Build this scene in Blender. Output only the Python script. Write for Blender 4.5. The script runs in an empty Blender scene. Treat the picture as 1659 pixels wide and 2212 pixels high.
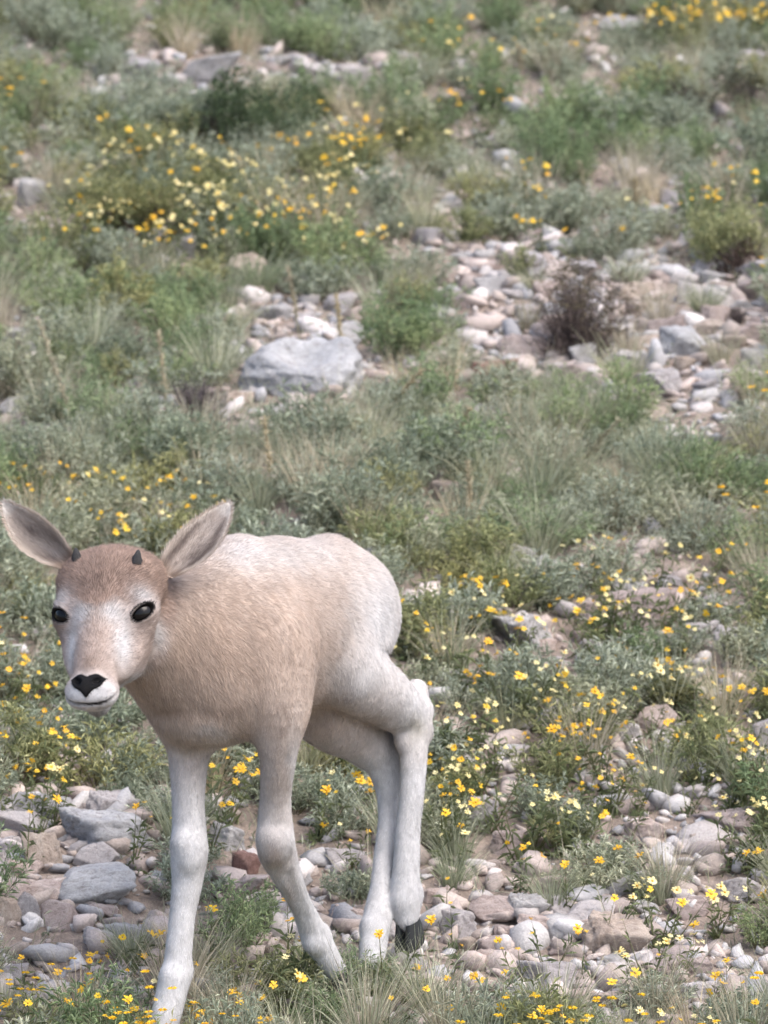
import bpy, bmesh, math, random
import numpy as np
from mathutils import Vector, Matrix

# ------------------------------------------------------------------ camera, sky, sun, exposure
SC = bpy.context.scene
PITCH = math.radians(6.0)
CP, SP = math.cos(PITCH), math.sin(PITCH)
CAM_H = 1.523
TANH = 0.515 / 8.0                       # half width of the view per metre of distance
cam_data = bpy.data.cameras.new('camera')
cam = bpy.data.objects.new('camera', cam_data)
SC.collection.objects.link(cam)
cam.location = (0, 0, CAM_H)
cam.rotation_euler = (math.pi / 2 - PITCH, 0, 0)
cam_data.sensor_fit = 'HORIZONTAL'
cam_data.sensor_width = 36.0
cam_data.lens = 18.0 / TANH
cam_data.clip_start = 0.1
cam_data.clip_end = 2000.0
cam_data.dof.use_dof = True
cam_data.dof.focus_distance = 7.78
cam_data.dof.aperture_fstop = 13.0
SC.camera = cam

world = bpy.data.worlds.new('World')
SC.world = world
world.use_nodes = True
wn, wl = world.node_tree.nodes, world.node_tree.links
SUN_EL, SUN_AZ = math.radians(58.0), math.radians(125.0)     # azimuth from +Y towards +X
sky = wn.new('ShaderNodeTexSky')
sky.sky_type = 'NISHITA'
sky.sun_disc = False
sky.sun_elevation = SUN_EL
sky.sun_rotation = SUN_AZ
sky.air_density = 1.0
sky.dust_density = 4.0
bg = wn['Background']
bg.inputs['Strength'].default_value = 0.15
wl.new(sky.outputs['Color'], bg.inputs['Color'])

sun_d = bpy.data.lights.new('sun', 'SUN')
sun_d.energy = 1.2
sun_d.angle = math.radians(42.0)
sun_d.color = (1.0, 0.985, 0.97)
sun = bpy.data.objects.new('sun', sun_d)
SC.collection.objects.link(sun)
_sd = Vector((math.sin(SUN_AZ) * math.cos(SUN_EL), math.cos(SUN_AZ) * math.cos(SUN_EL), math.sin(SUN_EL)))
sun.rotation_euler = _sd.to_track_quat('Z', 'Y').to_euler()

vs = SC.view_settings
vs.view_transform = 'Standard'
vs.look = 'None'
vs.gamma = 1.0
vs.use_curve_mapping = False
vs.exposure = 1.27

# ------------------------------------------------------------------ helpers
COL = SC.collection
W0 = np.array([0.0, 0.0, CAM_H])
RGT = np.array([1.0, 0.0, 0.0]); UPV = np.array([0.0, SP, CP]); FWD = np.array([0.0, CP, -SP])

def c2w(p):
    """view axes (right, up, away) -> world"""
    p = np.asarray(p, float)
    return W0 + p[..., 0:1] * RGT + p[..., 1:2] * UPV + p[..., 2:3] * FWD

def w2c(p):
    q = np.asarray(p, float) - W0
    return np.stack([q @ RGT, q @ UPV, q @ FWD], -1)

def P(u, v, z):
    k = TANH * z / 829.5
    return np.array([(u - 829.5) * k, -(v - 1106.0) * k, z])

def link(o, parent=None):
    COL.objects.link(o)
    if parent is not None:
        o.parent = parent
    return o

def mesh_np(name, V, F, smooth=True, mats=()):
    """V (n,3), F (m,k) numpy arrays -> mesh datablock"""
    me = bpy.data.meshes.new(name)
    V = np.asarray(V, np.float32); F = np.asarray(F, np.int32)
    me.vertices.add(len(V)); me.vertices.foreach_set('co', V.ravel())
    k = F.shape[1]
    me.loops.add(F.size); me.loops.foreach_set('vertex_index', F.ravel())
    me.polygons.add(len(F))
    me.polygons.foreach_set('loop_start', np.arange(0, F.size, k, dtype=np.int32))
    me.polygons.foreach_set('loop_total', np.full(len(F), k, np.int32))
    if smooth:
        me.polygons.foreach_set('use_smooth', np.ones(len(F), bool))
    me.update(calc_edges=True)
    me.validate()
    for m in mats:
        me.materials.append(m)
    return me

def set_col(me, C, name='coat'):
    a = me.color_attributes.new(name, 'FLOAT_COLOR', 'POINT')
    C4 = np.ones((len(C), 4), np.float32); C4[:, :3] = C
    a.data.foreach_set('color', C4.ravel())

def tag(o, label=None, cat=None, group=None, kind=None):
    if label: o['label'] = label
    if cat: o['category'] = cat
    if group: o['group'] = group
    if kind: o['kind'] = kind
    return o

class NT:
    """tiny node-tree helper"""
    def __init__(s, name):
        s.m = bpy.data.materials.new(name); s.m.use_nodes = True
        s.t = s.m.node_tree; s.n = s.t.nodes; s.b = s.n['Principled BSDF']
    def new(s, t, **kw):
        x = s.n.new(t)
        for k, v in kw.items(): setattr(x, k, v)
        return x
    def ln(s, a, b): s.t.links.new(a, b)
    def noise(s, scale, detail=4, rough=0.6, vec=None, dim='3D'):
        x = s.new('ShaderNodeTexNoise'); x.inputs['Scale'].default_value = scale
        x.inputs['Detail'].default_value = detail; x.inputs['Roughness'].default_value = rough
        if vec is not None: s.ln(vec, x.inputs['Vector'])
        return x
    def ramp(s, fac, stops):
        x = s.new('ShaderNodeValToRGB'); r = x.color_ramp
        while len(r.elements) < len(stops): r.elements.new(0.5)
        for e, (p, c) in zip(r.elements, stops):
            e.position = p; e.color = (*c, 1)
        s.ln(fac, x.inputs['Fac']); return x
    def mix(s, fac, a, b, blend='MIX'):
        x = s.new('ShaderNodeMix', data_type='RGBA', blend_type=blend)
        for sock, val in ((x.inputs[0], fac), (x.inputs[6], a), (x.inputs[7], b)):
            if isinstance(val, (int, float)): sock.default_value = val
            elif isinstance(val, tuple): sock.default_value = (*val, 1)
            else: s.ln(val, sock)
        return x.outputs[2]
    def bump(s, h, strength, dist):
        x = s.new('ShaderNodeBump'); x.inputs['Strength'].default_value = strength
        x.inputs['Distance'].default_value = dist
        s.ln(h, x.inputs['Height']); s.ln(x.outputs['Normal'], s.b.inputs['Normal']); return x
    def set(s, **kw):
        for k, v in kw.items():
            sock = s.b.inputs[k.replace('_', ' ')]
            sock.default_value = (*v, 1) if isinstance(v, tuple) and len(v) == 3 and sock.type == 'RGBA' else v

def smin(a, b, k):
    h = np.clip(0.5 + 0.5 * (b - a) / k, 0, 1)
    return b + (a - b) * h - k * h * (1 - h)

def surface_nets(D, origin, step):
    """D (nx,ny,nz) distance samples -> verts, quads"""
    nx, ny, nz = D.shape
    s = D < 0
    c = np.zeros((nx - 1, ny - 1, nz - 1), np.uint8)
    for i in (0, 1):
        for j in (0, 1):
            for k in (0, 1):
                c += s[i:nx - 1 + i, j:ny - 1 + j, k:nz - 1 + k]
    act = (c > 0) & (c < 8)
    idx = np.argwhere(act)
    vid = np.full(act.shape, -1, np.int32); vid[act] = np.arange(len(idx))
    acc = np.zeros((len(idx), 3)); cnt = np.zeros(len(idx))
    offs = [(i, j, k) for i in (0, 1) for j in (0, 1) for k in (0, 1)]
    for a in range(8):
        for b in range(a + 1, 8):
            oa, ob = np.array(offs[a]), np.array(offs[b])
            if np.abs(oa - ob).sum() != 1: continue
            ia, ib = idx + oa, idx + ob
            da = D[ia[:, 0], ia[:, 1], ia[:, 2]]; db = D[ib[:, 0], ib[:, 1], ib[:, 2]]
            m = (da < 0) != (db < 0)
            t = np.where(m, da / np.where(m, da - db, 1), 0)
            acc += np.where(m[:, None], oa + (ob - oa) * t[:, None], 0); cnt += m
    V = origin + (idx + acc / cnt[:, None]) * step
    quads = []
    for ax in range(3):
        sl0 = [slice(1, -1)] * 3; sl1 = [slice(1, -1)] * 3
        sl0[ax] = slice(0, -1); sl1[ax] = slice(1, None)
        m = s[tuple(sl0)] != s[tuple(sl1)]
        e = np.argwhere(m)
        full = e.copy()
        for q in range(3):
            if q != ax: full[:, q] += 1
        ins = s[full[:, 0], full[:, 1], full[:, 2]]
        b1, b2 = (ax + 1) % 3, (ax + 2) % 3
        def cell(d1, d2):
            f = full.copy(); f[:, b1] -= d1; f[:, b2] -= d2
            return vid[f[:, 0], f[:, 1], f[:, 2]]
        q = np.stack([cell(1, 1), cell(0, 1), cell(0, 0), cell(1, 0)], -1)
        q[~ins] = q[~ins][:, ::-1]
        quads.append(q[(q >= 0).all(1)])
    return V, np.concatenate(quads)
# ------------------------------------------------------------------ the calf: one continuous body surface grown from a skeleton
Hh = np.array([-0.57, 0.0, -0.82]); Hh /= np.linalg.norm(Hh)      # heading of the calf (view axes)
Ll = np.array([-Hh[2], 0.0, Hh[0]]) * np.array([1, 1, 1])          # its left side
Uu = np.array([0.0, 1.0, 0.0])

def d_cone(p, a, b, ra, rb):
    ab = b - a; t = np.clip(((p - a) @ ab) / (ab @ ab), 0, 1)
    w = p - a - t[:, None] * ab
    return np.sqrt((w * w).sum(1)) - (ra + (rb - ra) * t)

def d_ell(p, c, ax, r):
    q = (p - c) @ np.asarray(ax).T
    k0 = np.sqrt(((q / r) ** 2).sum(1)); k1 = np.sqrt(((q / (np.asarray(r) ** 2)) ** 2).sum(1)) + 1e-9
    return k0 * (k0 - 1) / k1

BAX = np.stack([Hh, Ll, Uu])
# head frame
HO = P(221, 1314, 7.70)
Hf = np.array([-0.032, -0.178, -0.155]); Hf /= np.linalg.norm(Hf)
Hr = np.array([math.cos(math.radians(19)), -0.05, -math.sin(math.radians(19))])
Hr -= Hf * (Hr @ Hf); Hr /= np.linalg.norm(Hr)
Hn = np.cross(Hf, Hr)
if Hn[1] < 0: Hn = -Hn
HAX = np.stack([Hf, Hr, Hn])
def Hd(f, r, n): return HO + f * Hf + r * Hr + n * Hn

def chain(pts):
    q = [(P(u, v, z), r - .0018) for u, v, z, r in pts]
    q = np.array([(*a, r) for a, r in q])
    e = np.vstack([2 * q[0] - q[1], q, 2 * q[-1] - q[-2]])
    s = []
    for i in range(1, len(e) - 2):                              # smooth run through the joints
        for t in ((0, .2, .4, .6, .8) if i < len(e) - 3 else (0, .2, .4, .6, .8, 1)):
            a, b, c, d = e[i - 1:i + 3]
            s.append(.5 * (2 * b + (c - a) * t + (2 * a - 5 * b + 4 * c - d) * t * t + (3 * b - a - 3 * c + d) * t ** 3))
    return [('c', s[i][:3], s[i + 1][:3], s[i][3], s[i + 1][3]) for i in range(len(s) - 1)]

TORSO = [
    ('e', P(562, 1368, 7.99), BAX, (0.180, 0.090, 0.118), .03),
    ('e', P(650, 1345, 8.07), BAX, (0.150, 0.084, 0.100), .03),
    ('e', P(500, 1375, 7.93), BAX, (0.115, 0.086, 0.118), .04),
    ('e', P(455, 1452, 7.88), BAX, (0.070, 0.076, 0.072), .04),
    ('e', P(726, 1318, 8.145), BAX, (0.102, 0.076, 0.090), .04),
    ('c', P(508, 1232, 7.95), P(600, 1246, 8.03), .036, .042, .03),
    ('c', P(600, 1246, 8.03), P(700, 1240, 8.13), .042, .040, .03),
    ('c', P(700, 1240, 8.13), P(796, 1318, 8.20), .036, .020, .03),
    ('c', P(800, 1300, 8.225), P(800, 1400, 8.26), .014, .007, .012),       # tail, hanging behind the rump
]
NECK = [
    ('c', P(290, 1325, 7.795), P(470, 1420, 7.91), .064, .103, .05),
    ('c', P(318, 1400, 7.800), P(425, 1482, 7.868), .048, .070, .04),
    ('e', P(418, 1552, 7.858), BAX, (.052, .050, .032), .014),
]
HEAD = [
    ('e', Hd(-.046, 0, -.024), HAX, (.062, .061, .058), .02),
    ('c', Hd(-.054, -.034, -.012), Hd(-.054, .034, -.012), .038, .038, .02),
    ('e', Hd(-.026, 0, -.010), HAX, (.050, .050, .026), .02),
    ('c', Hd(-.012, -.046, -.012), Hd(-.012, .046, -.012), .0195, .0195, .02),
    ('e', Hd(.000, .050, -.017), HAX, (.024, .019, .021), .012),
    ('e', Hd(.000, -.050, -.017), HAX, (.024, .019, .021), .012),
    ('c', Hd(.012, 0, -.022), Hd(.112, 0, -.026), .0395, .0265, .025),
    ('c', Hd(.012, .046, -.030), Hd(.080, .029, -.036), .0110, .0080, .012),
    ('c', Hd(.012, -.046, -.030), Hd(.080, -.029, -.036), .0110, .0080, .012),
    ('e', Hd(.121, .009, -.024), HAX, (.023, .023, .019), .012),
    ('e', Hd(.121, -.009, -.024), HAX, (.023, .023, .019), .012),
    ('e', Hd(.120, .017, -.026), HAX, (.019, .018, .015), .008),
    ('e', Hd(.120, -.017, -.026), HAX, (.019, .018, .015), .008),
    ('e', Hd(.020, .029, -.050), HAX, (.055, .024, .036), .025),
    ('e', Hd(.020, -.029, -.050), HAX, (.055, .024, .036), .025),
    ('c', Hd(.010, 0, -.062), Hd(.098, 0, -.055), .029, .016, .02),
    ('e', Hd(.110, 0, -.057), HAX, (.021, .0175, .0145), .008),
]
LEG_FR = [chain([(405, 1450, 7.93, .050), (405, 1560, 7.90, .038), (407, 1640, 7.89, .0285), (407, 1740, 7.885, .0235),
                (409, 1830, 7.88, .0265), (408, 1862, 7.878, .0258), (404, 1910, 7.875, .0222), (393, 1985, 7.87, .0192), (383, 2085, 7.862, .0205),
                (374, 2130, 7.857, .0225), (362, 2180, 7.850, .022), (350, 2222, 7.842, .021)])]
LEG_FL = [chain([(550, 1330, 7.945, .055), (582, 1425, 7.89, .060), (607, 1525, 7.862, .043), (602, 1620, 7.86, .0280), (595, 1720, 7.88, .0228),
                (594, 1805, 7.89, .0268), (600, 1845, 7.90, .0270), (630, 1912, 7.93, .0195), (654, 1965, 7.96, .0172),
                (684, 2028, 7.99, .021), (712, 2075, 8.005, .0175), (728, 2100, 8.012, .0165)])]
LEG_HL = [chain([(758, 1335, 8.15, .058), (745, 1440, 8.07, .056), (828, 1505, 8.12, .044), (878, 1542, 8.152, .033)]),
          chain([(895, 1492, 8.165, .0160), (898, 1545, 8.16, .0205), (894, 1610, 8.15, .0215), (891, 1700, 8.14, .0190),
                (881, 1800, 8.13, .0190), (878, 1880, 8.12, .0205), (876, 1940, 8.115, .0235), (880, 1985, 8.112, .019)])]
LEG_HR = [chain([(690, 1345, 8.24, .070), (700, 1525, 8.13, .052), (775, 1590, 8.165, .039), (838, 1655, 8.190, .0285),
                (841, 1740, 8.178, .0180), (832, 1830, 8.155, .0162), (822, 1920, 8.125, .0170), (812, 1995, 8.098, .0210),
                (806, 2045, 8.078, .0205), (803, 2080, 8.066, .0195)]),
          chain([(862, 1585, 8.195, .019), (850, 1625, 8.192, .024), (840, 1680, 8.186, .022)])]

def ev_leg(p, leg):
    """limb: joints run smoothly into each other, chains of bones blend"""
    A = np.array([c[1] for ch in leg for c in ch] + [ch[-1][2] for ch in leg])
    near = ((p > A.min(0) - .13) & (p < A.max(0) + .13)).all(1)
    out = np.full(len(p), .2); q = p[near]
    if not len(q): return out
    tot = None
    for ch in leg:
        best = np.full(len(q), 9.0); rad = np.zeros(len(q))
        for c in ch:                                            # thickness is read at the nearest point of the bone line
            ab = c[2] - c[1]; t = np.clip(((q - c[1]) @ ab) / (ab @ ab), 0, 1)
            w = q - c[1] - t[:, None] * ab; x = np.sqrt((w * w).sum(1)); m_ = x < best
            best[m_] = x[m_]; rad[m_] = (c[3] + (c[4] - c[3]) * t)[m_]
        d = best - rad
        tot = d if tot is None else smin(tot, d, .014)
    out[near] = tot
    return out

def ev(p, prims, kdef):
    d = None
    for q in prims:
        if q[0] == 'c':
            x = d_cone(p, q[1], q[2], q[3], q[4]); k = q[5] if len(q) > 5 else kdef
        else:
            x = d_ell(p, q[1], q[2], q[3]); k = q[4] if len(q) > 4 else kdef
        d = x if d is None else smin(d, x, k)
    return d

def SDF0(p):
    d = ev(p, TORSO, .03)
    d = smin(d, ev(p, NECK, .04), .05)
    return d, ev(p, HEAD, .015)

def to_head(p): return HAX @ (p - HO)

def head_hit(u, v):
    z = 7.4
    for _ in range(60):
        q = P(u, v, z); d = float(ev(q[None], HEAD, .015)[0])
        if d < 1e-4: break
        z += max(d * .8, 1e-4)
    return P(u, v, z)

def head_normal(q, e=1e-3):
    g = np.array([float(ev((q + np.eye(3)[i] * e)[None], HEAD, .015)[0] - ev((q - np.eye(3)[i] * e)[None], HEAD, .015)[0]) for i in range(3)])
    return g / np.linalg.norm(g)

MIR = np.array([1.0, -1.0, 1.0])
EYE_R = 0.0150
_eh = head_hit(310, 1322); _en = head_normal(_eh)
_el, _enl = to_head(_eh), HAX @ _en
_e1 = np.array([-.55, .80, 0.0]); _e1 -= _enl * (_e1 @ _enl); _e1 /= np.linalg.norm(_e1)
EYES = []                       # (centre on the skin, outward normal, long axis, cross axis) in view axes, left eye first
for sgn in (np.ones(3), MIR):
    c, n, a = HO + (_el * sgn) @ HAX, (_enl * sgn) @ HAX, (_e1 * sgn) @ HAX
    EYES.append((c, n, a, np.cross(n, a)))
_mh = [to_head(head_hit(u, v)) for u, v in ((192, 1522), (221, 1518), (240, 1509), (253, 1497))]
_mh[0][1] = 0.0
MOUTH = [HO + (q * MIR) @ HAX for q in _mh[:0:-1]] + [HO + q @ HAX for q in _mh]
_nh = head_hit(190, 1478); _nl = to_head(_nh); _nl[1] = 0
NOSE_N = HAX @ head_normal(_nh); NOSE_N[1] = 0; NOSE_N /= np.linalg.norm(NOSE_N)
NOSE_C = HO + _nl @ HAX; NOSE_N = NOSE_N @ HAX
NOSE_D = np.cross(Hr, NOSE_N)
if NOSE_D[1] > 0: NOSE_D = -NOSE_D                            # pointing to the mouth

def nose_shape(p):
    """distance to the outline of the nose pad: two nostril lobes narrowing to the lip"""
    q = p - NOSE_C; x = np.abs(q @ Hr); y = q @ NOSE_D
    x = x * 1.09; tri = np.maximum(-y - .0102, x * .72 + y * .69 - .0118)
    lobe = np.sqrt(((x - .0118) / 1.02) ** 2 + (y + .0055) ** 2) - .0096
    return smin(tri, lobe, .006)

def nostrils(p):
    q = p - NOSE_C; x = np.abs(q @ Hr); y = q @ NOSE_D; z = q @ NOSE_N
    return np.sqrt(((x - .0145 + .5 * (y + .006)) / 1.4) ** 2 + ((y + .006) * .8) ** 2 + (z / 1.4) ** 2) - .0042

# bony knobs of knees, hocks, fetlocks, hips and shoulder; hollows between bone and tendon
KNOBS = [(P(u, v, z), r - .0012, k + .005) for u, v, z, r, k in (
    (396, 1822, 7.862, .0150, .010), (420, 1838, 7.862, .0145, .010), (407, 1862, 7.860, .0140, .010), (392, 2098, 7.868, .0150, .008), (368, 2108, 7.852, .0140, .008),
    (582, 1812, 7.875, .0165, .008), (606, 1822, 7.872, .0160, .008), (592, 1842, 7.878, .0155, .008), (692, 2012, 8.000, .0135, .007), (676, 2038, 7.978, .0135, .007),
    (904, 1490, 8.168, .0120, .008), (917, 1535, 8.160, .0125, .007), (917, 1582, 8.152, .0130, .007), (872, 1602, 8.140, .0140, .008), (890, 1932, 8.120, .0150, .007), (866, 1948, 8.108, .0150, .007),
    (862, 1588, 8.200, .0120, .006), (826, 1668, 8.178, .0140, .008), (822, 1988, 8.105, .0140, .007), (801, 2003, 8.090, .0140, .007),
    (716, 1205, 8.120, .0230, .020), (800, 1262, 8.205, .0180, .018), (520, 1200, 7.955, .0200, .018), (420, 1478, 7.838, .0300, .02))]
DIPS = [(P(a, b, z), P(c, d, y), r) for a, b, z, c, d, y, r in (
    (848, 1478, 8.098, 888, 1512, 8.128, .0085), (884, 1640, 8.116, 880, 1860, 8.094, .0032), (402, 1650, 7.858, 405, 1760, 7.856, .0030), (404, 1900, 7.848, 392, 2060, 7.840, .0030),
    (618, 1640, 7.836, 612, 1750, 7.856, .0036), (622, 1890, 7.892, 662, 1985, 7.946, .0026))]

def SDF(p):
    d, hd = SDF0(p)
    near = hd < .03
    if near.any():
        q = p[near]; h = hd[near]
        for c, n, a, b in EYES:
            r = q - c
            x, y, w = r @ a, r @ b, r @ n
            rim = np.sqrt((x / 1.55) ** 2 + y ** 2 + (w / 1.1) ** 2) - .0118          # swollen lids
            h = smin(h, np.maximum(rim, h - .0022), .004)
            cut = (np.sqrt((x / .0170) ** 2 + ((y + .12 * x) / .0080) ** 2 + (w / .0120) ** 2) - 1) * .010
            h = -smin(-h, cut, .002)
        m = None
        for a, b in zip(MOUTH, MOUTH[1:]):
            x = d_cone(q, a, b, .0017, .0017); m = x if m is None else np.minimum(m, x)
        h = -smin(-h, m, .002)
        h = -smin(-h, nostrils(q) - .0013, .002)
        hd = hd.copy(); hd[near] = h
    d = smin(d, hd, .013)
    out = None
    for leg, kb in ((LEG_FR, .022), (LEG_FL, .040), (LEG_HL, .026), (LEG_HR, .03)):
        x = smin(d, ev_leg(p, leg), kb)
        out = x if out is None else np.minimum(out, x)
    for c, r, k in KNOBS:
        near = ((p - c) ** 2).sum(1) < (r + .03) ** 2
        if near.any(): out[near] = smin(out[near], np.sqrt(((p[near] - c) ** 2).sum(1)) - r, k)
    for a, b, r in DIPS:
        x = d_cone(p, a, b, r, r * .7); near = x < .02
        out[near] = -smin(-out[near], x[near], .008)
    # faint unevenness of muscle and bone
    n = np.sin(p[:, 0] * 61 + 1.3 * np.sin(p[:, 1] * 47)) * np.sin(p[:, 1] * 53 + 2.1) * np.sin(p[:, 2] * 57 + 0.7)
    return out + 0.0007 * n

def ray_hit(u, v, z0=7.3, z1=8.4):
    z = z0
    for _ in range(80):
        p = P(u, v, z)
        d = float(SDF(p[None])[0])
        if d < 2e-4: return p
        z += max(d * 0.8, 2e-4)
        if z > z1: return None
    return P(u, v, z)

def sdf_normal(p, e=1.5e-3):
    T = np.array([[1, 1, 1], [1, -1, -1], [-1, 1, -1], [-1, -1, 1.0]])
    g = sum(SDF(p + t * e)[:, None] * t for t in T)
    return g / (np.linalg.norm(g, axis=1, keepdims=True) + 1e-9)

def grid_mesh(fn, lo, hi, step, coarse=4, band=None):
    lo = np.asarray(lo, float); n = (np.ceil((np.asarray(hi) - lo) / (step * coarse)).astype(int)) * coarse + 1
    cs = step * coarse
    nc = (n - 1) // coarse
    ii = np.stack(np.meshgrid(*[np.arange(k) for k in nc], indexing='ij'), -1).reshape(-1, 3)
    dc = fn(lo + (ii + 0.5) * cs)
    act = np.abs(dc) < cs * 1.25
    D = np.ones(n, np.float32)
    D_in = np.repeat(np.repeat(np.repeat((dc < 0).reshape(nc), coarse, 0), coarse, 1), coarse, 2)
    D[:-1, :-1, :-1][D_in] = -1.0
    need = np.zeros(n, bool)
    for i, j, k in ii[act] * coarse:
        need[i:i + coarse + 1, j:j + coarse + 1, k:k + coarse + 1] = True
    pi = np.argwhere(need)
    out = np.empty(len(pi), np.float32)
    for s in range(0, len(pi), 200000):
        out[s:s + 200000] = fn(lo + pi[s:s + 200000] * step)
    D[need] = out
    return surface_nets(D, lo, step)

CV, CF = grid_mesh(SDF, (-0.56, -0.76, 7.50), (0.13, 0.06, 8.42), 0.003)
N_ = sdf_normal(CV, 1e-3)
CV = CV - np.clip(SDF(CV), -.003, .003)[:, None] * N_ * 0.95   # pull the net onto the exact surface
hd_ = ev(CV, HEAD, .015)                                      # relax the limbs and trunk, keep the face crisp
E_ = np.concatenate([CF[:, [0, 1]], CF[:, [1, 2]], CF[:, [2, 3]], CF[:, [3, 0]]])
deg_ = np.bincount(E_.ravel(), minlength=len(CV))[:, None]
lam_ = np.clip((hd_ - .004) / .02, 0, 1)[:, None] * .6
for _ in range(5):
    S_ = np.zeros_like(CV)
    for k in range(3):
        S_[:, k] = np.bincount(E_[:, 0], CV[E_[:, 1], k], len(CV)) + np.bincount(E_[:, 1], CV[E_[:, 0], k], len(CV))
    CV = CV + lam_ * (S_ / deg_ - CV)
CN = sdf_normal(CV)
NV, NF = grid_mesh(lambda p: -smin(-np.maximum(SDF(p) - .0013, nose_shape(p)), nostrils(p), .002), NOSE_C - .034, NOSE_C + .034, .0016)
# ---------------------------------------------------------------- coat colours, with fold and crease shade painted in
RNG = np.random.default_rng(7)
WHITE = np.array([.69, .68, .675]); TAN = np.array([.455, .345, .27]); BROWN = np.array([.25, .18, .14])
PINK = np.array([.585, .475, .40]); FORE = np.array([.35, .25, .20]); DARK = np.array([.018, .015, .014])

def to_uv(p):
    k = TANH * p[:, 2] / 829.5
    return p[:, 0] / k + 829.5, 1106.0 - p[:, 1] / k

def ss(a, b, x):
    t = np.clip((x - a) / (b - a), 0, 1); return t * t * (3 - 2 * t)

def seg_dist(p, pts):
    m = None
    for a, b in zip(pts, pts[1:]):
        x = d_cone(p, a, b, 0, 0); m = x if m is None else np.minimum(m, x)
    return m

_ROT = [np.linalg.qr(np.random.default_rng(60 + k).normal(size=(3, 3)))[0] for k in range(5)]
def wob(p, f):
    """uneven 3-D waviness, -1..1"""
    o = 0
    for k, R in enumerate(_ROT):
        q = p @ R * (f * (.7 + .23 * k)); o = o + np.sin(q[:, 0] + 1.9 * np.sin(q[:, 1] * .8 + k) + 1.3 * np.sin(q[:, 2] * .6 + 2 * k))
    return o / 2.6

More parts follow.
